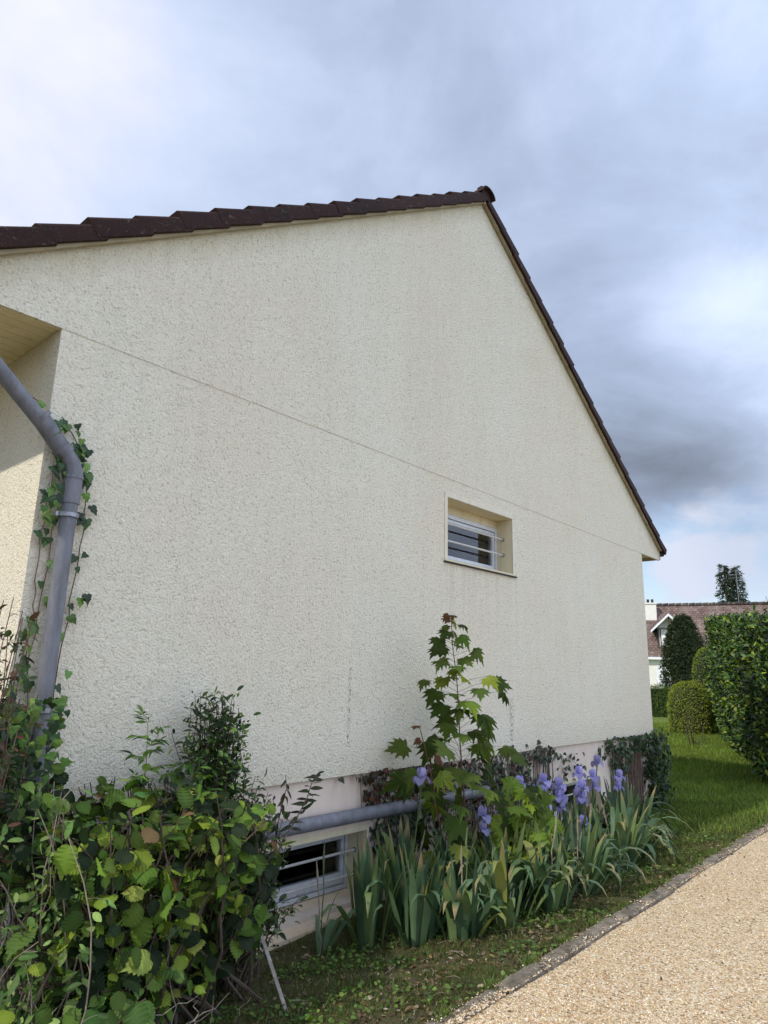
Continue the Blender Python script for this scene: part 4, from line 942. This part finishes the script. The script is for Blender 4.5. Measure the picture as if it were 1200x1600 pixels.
# few fallen leaves and bits on the gravel
n = 130; X = rng.uniform(3.2, 9, n); Y = 2.1-np.abs(rng.normal(0, .7, n)); k_ = Y > 2.1-(X-2.2)*1.2; X, Y = X[k_], Y[k_]; n = len(X)
tag(leaves('gravel_debris', OVAL, np.stack([X, Y, np.full(n, .026)], 1), unit(n)*np.array((1, 1, .2)), np.array((0, 0, 1.0))+nz3(n, .4), 0.012+0.018*rng.random(n)**2, tints(n, [(0.10, 0.06, 0.035), (0.05, 0.035, 0.025)], None, .2), M_litter), kind='stuff')

# ------------------------------------------------------------------ garden behind
def hedge(name, root_pt, label, cat, surf, n, tmpl, size, cols, material, core=None, inner=0.25, probs=None, stiff=0.5):
    """surf(n) -> points on the outer surface and outward normals; leaves fill a skin of some depth over a dark twiggy core"""
    r = empty(name, root_pt, label, cat)
    P, Nm = surf(n); dep = inner*rng.random(n)**1.3
    w1 = 0.5*np.sin(P[:, 0]*4.3+P[:, 2]*5.1)+0.5*np.sin(P[:, 1]*6.7-P[:, 2]*4.2)+0.6*np.sin(P[:, 0]*9+P[:, 1]*8+P[:, 2]*11)
    P = P - Nm*(dep-0.28*inner*w1)[:, None]
    A = Nm*0.7+unit(n)*0.9+np.array((0, 0, .15))
    leaves('foliage', tmpl, P, A, Nm*stiff+unit(n)*0.6+np.array((0, 0, .4)), size*rng.uniform(.65, 1.25, n), tints(n, cols, probs, .16), material, r)
    if core: core.build('branches', M_bark, r)
    return r
def loft_surf(Aq, Bq, W_, hA, hB, rnd=0.3):
    """a long clipped hedge from A to B (ground points of the near long edge), width W_ to the other side"""
    Aq = np.array(Aq, float); Bq = np.array(Bq, float); L = np.linalg.norm(Bq-Aq); u_ = (Bq-Aq)/L; wv = np.array((u_[1], -u_[0]))
    def f(n):
        k_ = rng.random(n); t = rng.random(n); s = rng.random(n)
        P = np.zeros((n, 3)); Nm = np.zeros((n, 3)); hh = 3.0
        a1, a2, a3 = L*hh, L*W_, W_*hh; tot = a1+a2+a3
        side = k_ < a1/tot; top = (k_ >= a1/tot) & (k_ < (a1+a2)/tot); end = ~side & ~top
        h = lambda tt: hA+(hB-hA)*tt
        # long side
        P[side, :2] = Aq+np.outer(t[side]*L, u_); P[side, 2] = s[side]*h(t[side]); Nm[side, :2] = -wv
        P[top, :2] = Aq+np.outer(t[top]*L, u_)+np.outer(s[top]*W_, wv); P[top, 2] = h(t[top]); Nm[top, 2] = 1
        P[end, :2] = Aq+np.outer(t[end]*W_, wv); P[end, 2] = s[end]*hA; Nm[end, :2] = -u_
        # round the arrises
        dtop = np.clip(P[:, 2]-(hA-0.5), 0, 1)*(~top)
        P[:, :2] -= Nm[:, :2]*(0.20*dtop**2)[:, None]; Nm[:, 2] += dtop*0.6
        bl = np.clip(0.5-P[:, 2], 0, 1)*(~top); P[:, :2] -= Nm[:, :2]*(0.3*bl)[:, None]
        P += 0.07*np.stack([np.sin(P[:, 1]*2.1+P[:, 2]*2.9), np.sin(P[:, 0]*1.9+P[:, 2]*2.3), np.sin(P[:, 0]*2.7+P[:, 1]*1.3)], 1)
        return P, Nm/np.linalg.norm(Nm, axis=1, keepdims=True)
    return f, Aq, u_, wv, L
f, Aq, u_, wv, L = loft_surf((12.9, 3.05), (25.0, 7.3), 2.6, 2.62, 3.62)
core = MB()
for k_ in range(40):
    p = Aq+u_*(0.5+(L-1)*k_/40)+wv*(0.7+0.5*rng.random()); core.tube([(p[0], p[1], -.1), (p[0]+rng.normal(0, .15), p[1]+rng.normal(0, .15), 1.2), (p[0]+rng.normal(0, .3), p[1]+rng.normal(0, .3), 2.3)], [.04, .03, .01], 6)
HB = MB()
c0 = Aq+u_*0.45+wv*0.45; c1 = Aq+u_*(L-.3)+wv*0.45; c2 = c1+wv*1.7; c3 = c0+wv*1.7
r = hedge('laurel_hedge', (14, 3.5, 0), 'tall glossy laurel hedge at the right edge of the lawn', 'hedge', f, 44000, OVAL, 0.105,
      [(0.050, 0.100, 0.022), (0.080, 0.145, 0.028), (0.21, 0.27, 0.035), (0.018, 0.030, 0.014)], M_leaf_glossy, core, 0.42, [.27, .23, .17, .33])
HB.poly([(*c0, -.1), (*c1, -.1), (*c2, -.1), (*c3, -.1), (*c0, 2.25), (*c1, 3.2), (*c2, 3.2), (*c3, 2.25)], [(0,1,2,3),(4,5,6,7),(0,1,5,4),(1,2,6,5),(2,3,7,6),(3,0,4,7)])
M_inner = simple('dense_inner_growth', (0.018, 0.028, 0.012), 0.95, 0.3, 6, 0.8, 0.05)
HB.build('inner_growth', M_inner, r)
# far-end yellow-green top growth
def ell_surf(c, rx, ry, rz, zmin=-.1, fl=2.0):
    def f(n):
        v = unit(n*2); v = v[v[:, 2]*rz+c[2] > zmin][:n]
        while len(v) < n: v = np.concatenate([v, unit(n)])[:n]
        s = (np.abs(v)**fl).sum(1)**(-1/fl); P = np.array(c)+v*s[:, None]*np.array((rx, ry, rz)); P[:, 2] = np.maximum(P[:, 2], zmin); return P, v
    return f
def ell_core(r, c, rx, ry, rz):
    bm_ = MB(); nu, nv = 14, 10; V = []
    for j in range(nv+1):
        for i in range(nu):
            th = 2*math.pi*i/nu; ph = math.pi*j/nv; V.append((c[0]+rx*math.sin(ph)*math.cos(th), c[1]+ry*math.sin(ph)*math.sin(th), c[2]+rz*math.cos(ph)))
    F = [(j*nu+i, (j+1)*nu+i, (j+1)*nu+(i+1) % nu, j*nu+(i+1) % nu) for j in range(nv) for i in range(nu)]
    bm_.poly(V, F).build('inner_growth', M_inner, r, smooth=True)
BX = [(0.14, 0.19, 0.028), (0.20, 0.25, 0.034), (0.28, 0.29, 0.05)]
def ball(label, c, rx, rz, n, cols=BX, sz=.045):
    r = hedge('clipped_box', (c[0], c[1], 0), label, 'topiary', ell_surf(c, rx, rx, rz, 0, 2.6), n, OVAL, sz, cols, M_leaf, None, .05, None, .8)
    ell_core(r, c, rx*.93, rx*.93, rz*.93)
ball('rounded yellow-green clipped bush in front of the low hedge', (22.7, 7.25, 0.5), 0.62, 1.08, 9000)
ball('taller yellow-green clipped bush peeping out behind the laurel hedge', (26.0, 7.6, 1.3), 0.50, 1.45, 6000)
f, Aq, u_, wv, L = loft_surf((32.2, 8.8), (30.6, 12.4), 1.1, 1.30, 1.30)
r = hedge('low_hedge', (31, 11, 0), 'low flat-topped dark green hedge closing the garden before the white house', 'hedge', f, 12000, OVAL, 0.06, [(0.05, 0.09, 0.02), (0.08, 0.13, 0.027), (0.12, 0.17, 0.035)], M_leaf, None, .12)
p = [Aq+wv*.15, Aq+u_*L+wv*.15, Aq+u_*L+wv*.95, Aq+wv*.95]
MB().poly([(*q, -.1) for q in p]+[(*q, 1.18) for q in p], [(0,1,2,3),(4,5,6,7),(0,1,5,4),(1,2,6,5),(2,3,7,6),(3,0,4,7)]).build('inner_growth', M_inner, r)
# dark cypress mound
def yew_surf(n):
    z = 4.5*rng.random(n)**.8; th = rng.random(n)*2*math.pi; rr_ = 0.98*np.clip(1-(np.abs(z-1.7)/2.9)**2.0, .03, 1)**.6*(1+.08*np.sin(th*5+z*2))
    P = np.stack([33.0+rr_*np.cos(th), 10.62+rr_*np.sin(th), z], 1); Nm = np.stack([np.cos(th), np.sin(th), np.clip((z-2)/3, 0, 1)], 1); return P, Nm/np.linalg.norm(Nm, axis=1, keepdims=True)
r = hedge('cypress', (33, 10.62, 0), 'dense dark green cypress between the white house and the laurel hedge', 'conifer', yew_surf, 14000, LANCE, 0.13, [(0.022, 0.036, 0.016), (0.032, 0.048, 0.02), (0.05, 0.065, 0.025)], M_leaf, None, .25, None, .3)
ell_core(r, (33.0, 10.62, 1.9), .66, .66, 2.0); MB().tube([(33, 10.62, -.1), (33, 10.62, 2.5)], [.12, .05], 8).build('trunk', M_bark, r)
# young rose with bare canes
r = empty('rose_bush', (19.0, 6.0, 0), 'sparse bare-caned rose in front of the rounded clipped bush', 'shrub')
bushy(r, 9, lambda i: (18.6+rng.normal(0, .08), 5.85+rng.normal(0, .08), -.02), lambda i: (18.6+rng.normal(0, .40), 5.85+rng.normal(0, .30), rng.uniform(.6, 1.5)), OVAL, M_leaf, [(0.05, .09, .03), (.09, .13, .04)], .07, 16, M_bark, .08, .1, None, (0, 0, 0), .4, .009)
# small red-leaved shrub by the neighbour's wall
r = empty('red_leaved_shrub', (31.8, 10.6, 0), 'low shrub with coppery leaves between the cypress and the rounded clipped bush', 'shrub')
bushy(r, 30, lambda i: (31.8+rng.normal(0, .2), 10.25+rng.normal(0, .3), 0), lambda i: (31.8+rng.normal(0, .3), 10.25+rng.normal(0, .7), 1.2+.5*rng.random()), OVAL, M_leaf, [(.14, .07, .035), (.10, .10, .04)], .09, 24, M_bark, .1, .1, None, (0, 0, 0), .5, .012)

# tall spruce with a forked top, far behind the roof
def spruce(label, c, H, lean, n=9000):
    r = empty('spruce_tree', (c[0], c[1], 0), label, 'tree'); sb = MB()
    tops = [(-0.65, H), (0.70, H-.12)]
    Q = []; A = []; dirx = np.array((.66, -.75)); c = (c[0], c[1])
    sb.tube([(c[0], c[1], -.2), (c[0], c[1], H*.45)], [.35, .22], 8)
    for (o_, hh) in tops:
        tx, ty = c[0]+dirx[0]*o_, c[1]+dirx[1]*o_
        sb.tube([(c[0], c[1], H*.42), ((c[0]+tx)/2*.3+tx*.7, (c[1]+ty)/2*.3+ty*.7, H*.55), (tx, ty, hh)], [.2, .14, .02], 7)
        z = hh-.1
        while z > 2.5:
            R_b = 0.55+ (hh-z)*.20+0.65*min(1, (hh-z)/1.0); R_b = min(R_b*.5, 1.05)
            for b_ in range(8):
                th = rng.random()*6.28; RR = R_b*rng.uniform(.65, 1.15); e = np.array((tx+RR*math.cos(th), ty+RR*math.sin(th), z-.12*RR+rng.normal(0, .08)))
                s0 = np.array((tx, ty, z)); sb.tube([s0, e], [.03, .008], 4, False)
                m_ = int(9+RR*9); t = rng.random(m_)**.7; q = s0+(e-s0)*t[:, None]+rng.normal(0, .09, (m_, 3)); Q.append(q)
                d = (e-s0)/np.linalg.norm(e-s0); A.append(d*.8+unit(m_)*.5+np.array((0, 0, -.35)))
            z -= .30
    Q = np.concatenate(Q); A = np.concatenate(A); n = len(Q); sb.build('trunk', M_bark, r)
    leaves('crown', LANCE, Q, A, unit(n), .42*rng.uniform(.6, 1.2, n), tints(n, [(0.022, .042, .022), (.032, .055, .028), (.045, .07, .03)], None, .2), M_leaf, r, wid=.55)
spruce('dark spruce with a forked top rising behind the neighbour roof', (81.9, 20.7), 14.2, 0)
# leafless tree whose twigs reach into the right edge of the picture
r = empty('bare_tree', (40.3, 7.0, 0), 'bare thin tree whose twig tips enter at the right edge above the roof', 'tree')
sb = MB(); Q = []
sb.tube([(40.6, 6.2, -.1), (40.5, 6.3, 3), (40.4, 6.3, 5.4)], [.14, .1, .06], 8)
def fork(p, d, L, r_, k_):
    e = p+d*L; m_ = (p+e)/2+rng.normal(0, .04*L, 3); sb.tube([p, m_, e], [r_, r_*.8, r_*.6], 5, False)
    if k_ == 0: Q.append(e); return
    for _ in range(3): dd = d+rng.normal(0, .45, 3); dd /= np.linalg.norm(dd); fork(e, dd, L*.68, r_*.55, k_-1)
for dd in ((-.6, .75, .35), (-.2, -.6, .7), (.5, .3, .8), (-.1, .35, .9)):
    dd = np.array(dd); fork(np.array((40.45, 6.3, 4.9)), dd/np.linalg.norm(dd), 1.0, .045, 4)
sb.build('trunk', M_bark, r)
Q = np.repeat(np.array(Q), 2, 0); n = len(Q); leaves('crown', OVAL, Q+rng.normal(0, .04, (n, 3)), unit(n), unit(n), .07*rng.uniform(.6, 1.2, n), tints(n, [(.10, .09, .04), (.06, .08, .03)], None, .2), M_leaf, r)
# ------------------------------------------------------------------ neighbour house
def ntile():
    m, h, out = mat('old_brown_roof_tile'); tc = h.n('ShaderNodeTexCoord').outputs['Object']
    br = h.n('ShaderNodeTexBrick'); h.put(br.inputs['Vector'], h.n('ShaderNodeUVMap').outputs[0])
    for k_, v_ in (('Scale', 1.0), ('Mortar Size', .016), ('Brick Width', .24), ('Row Height', .24), ('Bias', 0.0)): br.inputs[k_].default_value = v_
    br.inputs['Color1'].default_value = (.105, .066, .055, 1); br.inputs['Color2'].default_value = (.21, .145, .125, 1); br.inputs['Mortar'].default_value = (.035, .026, .024, 1)
    lich = h.ramp(h.noise(tc, 1.1, 5, .7), [(.45, 0), (.65, 1)])
    c = h.mixc(h.math('MULTIPLY', lich, .45), br.outputs[0], (.24, .20, .16))
    spk = h.ramp(h.noise(tc, 5.5, 3, .6), [(.62, 0), (.68, 1)]); c = h.mixc(h.math('MULTIPLY', spk, .5), c, (.40, .37, .32))
    finish(h, out, c, .85, br.outputs['Fac'], -.8, .03, .2); return m
M_nt = ntile(); M_nw = simple('white_wall_paint', (.78, .76, .70), .85, .05, 3, .05)
M_nt2 = simple('brown_timber', (.05, .04, .035), .7)
M_shut = simple('white_shutter', (.80, .81, .83), .5, .03, 3, .02)
O = np.array((47.2, 17.55)); U = np.array((.30, -.954)); U /= np.linalg.norm(U); Nn_ = np.array((U[1], -U[0])); 
if Nn_[0] > 0: Nn_ = -Nn_          # outward normal towards the camera side
nh = empty('neighbour_house', (47.2, 17.5, 0), 'long white house with a brown tiled roof and dormers beyond the hedges', 'house')
def NP(u, w_, z): p = O+U*u-Nn_*w_; return (p[0], p[1], z)     # u along the front, w_ into the house
def nbox(u0, u1, w0, w1, z0, z1, b): 
    P = [NP(u0,w0,z0),NP(u1,w0,z0),NP(u1,w1,z0),NP(u0,w1,z0),NP(u0,w0,z1),NP(u1,w0,z1),NP(u1,w1,z1),NP(u0,w1,z1)]
    return b.poly(P, [(0,3,2,1),(4,5,6,7),(0,1,5,4),(1,2,6,5),(2,3,7,6),(3,0,4,7)])
ZE, ZR, DP = 3.05, 6.95, 4.3
def quad_uv(name, pts, m, parent, thick=.12):
    a, b_, c, d = [Vector(p) for p in pts]; nrm = (b_-a).cross(d-a).normalized()
    V = [a, b_, c, d]+[p-nrm*thick for p in (a, b_, c, d)]
    mb = MB(); mb.poly(V, [(0,1,2,3),(7,6,5,4),(0,4,5,1),(1,5,6,2),(2,6,7,3),(3,7,4,0)]); o = mb.build(name, m, parent)
    uv = o.data.uv_layers.new(name='UVMap'); l1 = (b_-a).length; l2 = (d-a).length
    for k_, co in enumerate([(0,0),(l1,0),(l1,l2),(0,l2)]): uv.data[k_].uv = co
    return o
b = MB(); nbox(-14, 24, 0.35, 0.65, -.2, ZE, b); nbox(-14, 24, 2*DP-.65, 2*DP-.35, -.2, ZE, b); nbox(-14, -13.7, .65, 2*DP-.65, -.2, ZE, b); nbox(23.7, 24, .65, 2*DP-.65, -.2, ZE, b); b.build('wall', M_nw, nh)
rf = quad_uv('roof', [NP(-14.4, 0, ZE), NP(24.4, 0, ZE), NP(24.4, DP, ZR), NP(-14.4, DP, ZR)], M_nt, nh)
quad_uv('roof', [NP(24.4, 2*DP, ZE), NP(-14.4, 2*DP, ZE), NP(-14.4, DP, ZR), NP(24.4, DP, ZR)], M_nt, nh)
for k_ in range(86): u0 = -14.3+k_*.45; MB().tube([NP(u0, DP, ZR+.02), NP(u0+.43, DP, ZR+.035)], [.13, .15], 8).build('ridge_tile', M_nt2 if 0 else M_nt, rf) if k_ < 60 else None
b = MB(); nbox(-14.4, 24.4, -.03, .0, ZE-.16, ZE+.0, b); nbox(-14.4, 24.4, 0, .35, ZE-.16, ZE-.13, b); b.build('eaves_board', M_shut, nh)
def chimney(u, w_, z1, s=.42):
    b = MB(); nbox(u-s, u+s, w_-s, w_+s, 4.8, z1, b); c = b.build('chimney', M_nw, rf)
    b = MB(); nbox(u-s-.06, u+s+.06, w_-s-.06, w_+s+.06, z1, z1+.1, b); b.build('chimney_cap', M_nw, rf)
    for e in (-.15, .15): p = NP(u+e, w_, z1+.1); MB().tube([p, (p[0], p[1], z1+.38)], .09, 10).build('chimney_pot', M_nt, rf)
chimney(0.20, DP-.9, 6.95, .40); chimney(8.35, DP-.4, 7.1, .40)
def dormer(u, full=True):
    z0, z1, zr, hw = 3.75, 5.1, 6.0, .78; wf = (z0-ZE)/(ZR-ZE)*DP
    b = MB(); P = [NP(u-hw, wf, z0), NP(u+hw, wf, z0), NP(u+hw, wf, z1), NP(u, wf, zr-.1), NP(u-hw, wf, z1)]; Q_ = [NP(u-hw, wf+2.4, z0), NP(u+hw, wf+2.4, z0), NP(u+hw, wf+2.4, z1), NP(u, wf+2.4, zr-.1), NP(u-hw, wf+2.4, z1)]
    b.poly(P+Q_, [(0,1,2,3,4), (9,8,7,6,5)]+[(i, 5+i, 5+(i+1) % 5, (i+1) % 5) for i in range(5)]); d = b.build('dormer', M_nw, nh)
    o_ = .38
    for sg in (-1, 1):
        pts = [NP(u, wf-.45, zr), NP(u+sg*(hw+o_), wf-.45, z1-.22), NP(u+sg*(hw+o_), wf+2.0, z1-.22), NP(u, wf+3.2, zr)]
        if sg > 0: pts = pts[::-1]
        quad_uv('dormer_roof', pts, M_nt, d, .08)
        bb = MB(); a1, a2 = Vector(NP(u, wf-.47, zr+.02)), Vector(NP(u+sg*(hw+o_+.03), wf-.47, z1-.22)); a3, a4 = a2-Vector((0, 0, .17)), a1-Vector((0, 0, .19)); nv_ = Vector((*Nn_, 0))*.05
        bb.poly([a1, a2, a3, a4, a1+nv_, a2+nv_, a3+nv_, a4+nv_], [(0,1,2,3),(7,6,5,4),(0,4,5,1),(1,5,6,2),(2,6,7,3),(3,7,4,0)]); bb.build('barge_board', M_shut, d)
    b = MB(); nbox(u-.04, u+.04, wf-.42, wf-.36, z1-.1, zr-.18, b); nbox(u-hw-.1, u+hw+.1, wf-.42, wf-.34, z1-.14, z1-.04, b); b.build('gable_timber', M_nt2, d)
    b = MB(); nbox(u-.55, u+.55, wf-.05, wf-.01, z0+.15, z1-.15, b); b.build('shutter', M_shut, d)
    b = MB(); nbox(u-.62, u-.57, wf-.04, wf-.004, z0+.1, z1-.1, b); nbox(u-hw-.02, u-hw+.08, wf-.06, wf+.02, z0, z1-.1, b); b.build('dormer_timber', M_nt2, d)
dormer(1.45); dormer(10.4)
for u in (1.55, 6.0, 11.0):
    b = MB(); nbox(u, u+.62, .30, .36, .75, 2.35, b); wn = b.build('window', M_dark, nh)
    b = MB(); nbox(u+.28, u+.34, .27, .31, .75, 2.35, b); nbox(u, u+.62, .27, .31, 1.5, 1.54, b); b.build('frame', M_shut, wn)
    b = MB(); nbox(u-1.10, u-.04, .27, .33, .6, 2.45, b); nbox(u+.66, u+1.3, .27, .33, .6, 2.45, b); b.build('shutter', M_shut, wn)
b = MB(); p = NP(6.1, DP-.1, ZR); b.tube([p, (p[0], p[1], ZR+2.5)], .022, 6); e = Vector((U[0], U[1], 0))
for dz_, hl in ((2.4, .45), (2.15, .5), (1.9, .55)):
    c = Vector((p[0], p[1], ZR+dz_)); b.tube([c-e*hl, c+e*hl], .012, 4)
b.build('aerial', M_steel, nh)
# far tree line to close the horizon between and beyond the houses
r = None
n = 26000; a_ = rng.uniform(-.35, 1.25, n); D_ = rng.uniform(170, 215, n); hz_ = 3.0+2.0*np.sin(a_*19)+1.2*np.sin(a_*47+1)
Q = np.stack([D_*np.cos(a_), D_*np.sin(a_), np.abs(hz_)*rng.random(n)], 1)
tag(leaves('distant_trees', OVAL, Q, unit(n), unit(n), 1.8*rng.uniform(.6, 1.3, n), tints(n, [(.03, .05, .02), (.045, .07, .03)], None, .2), M_leaf), 'far-off belt of trees on the horizon', 'trees', kind='stuff')
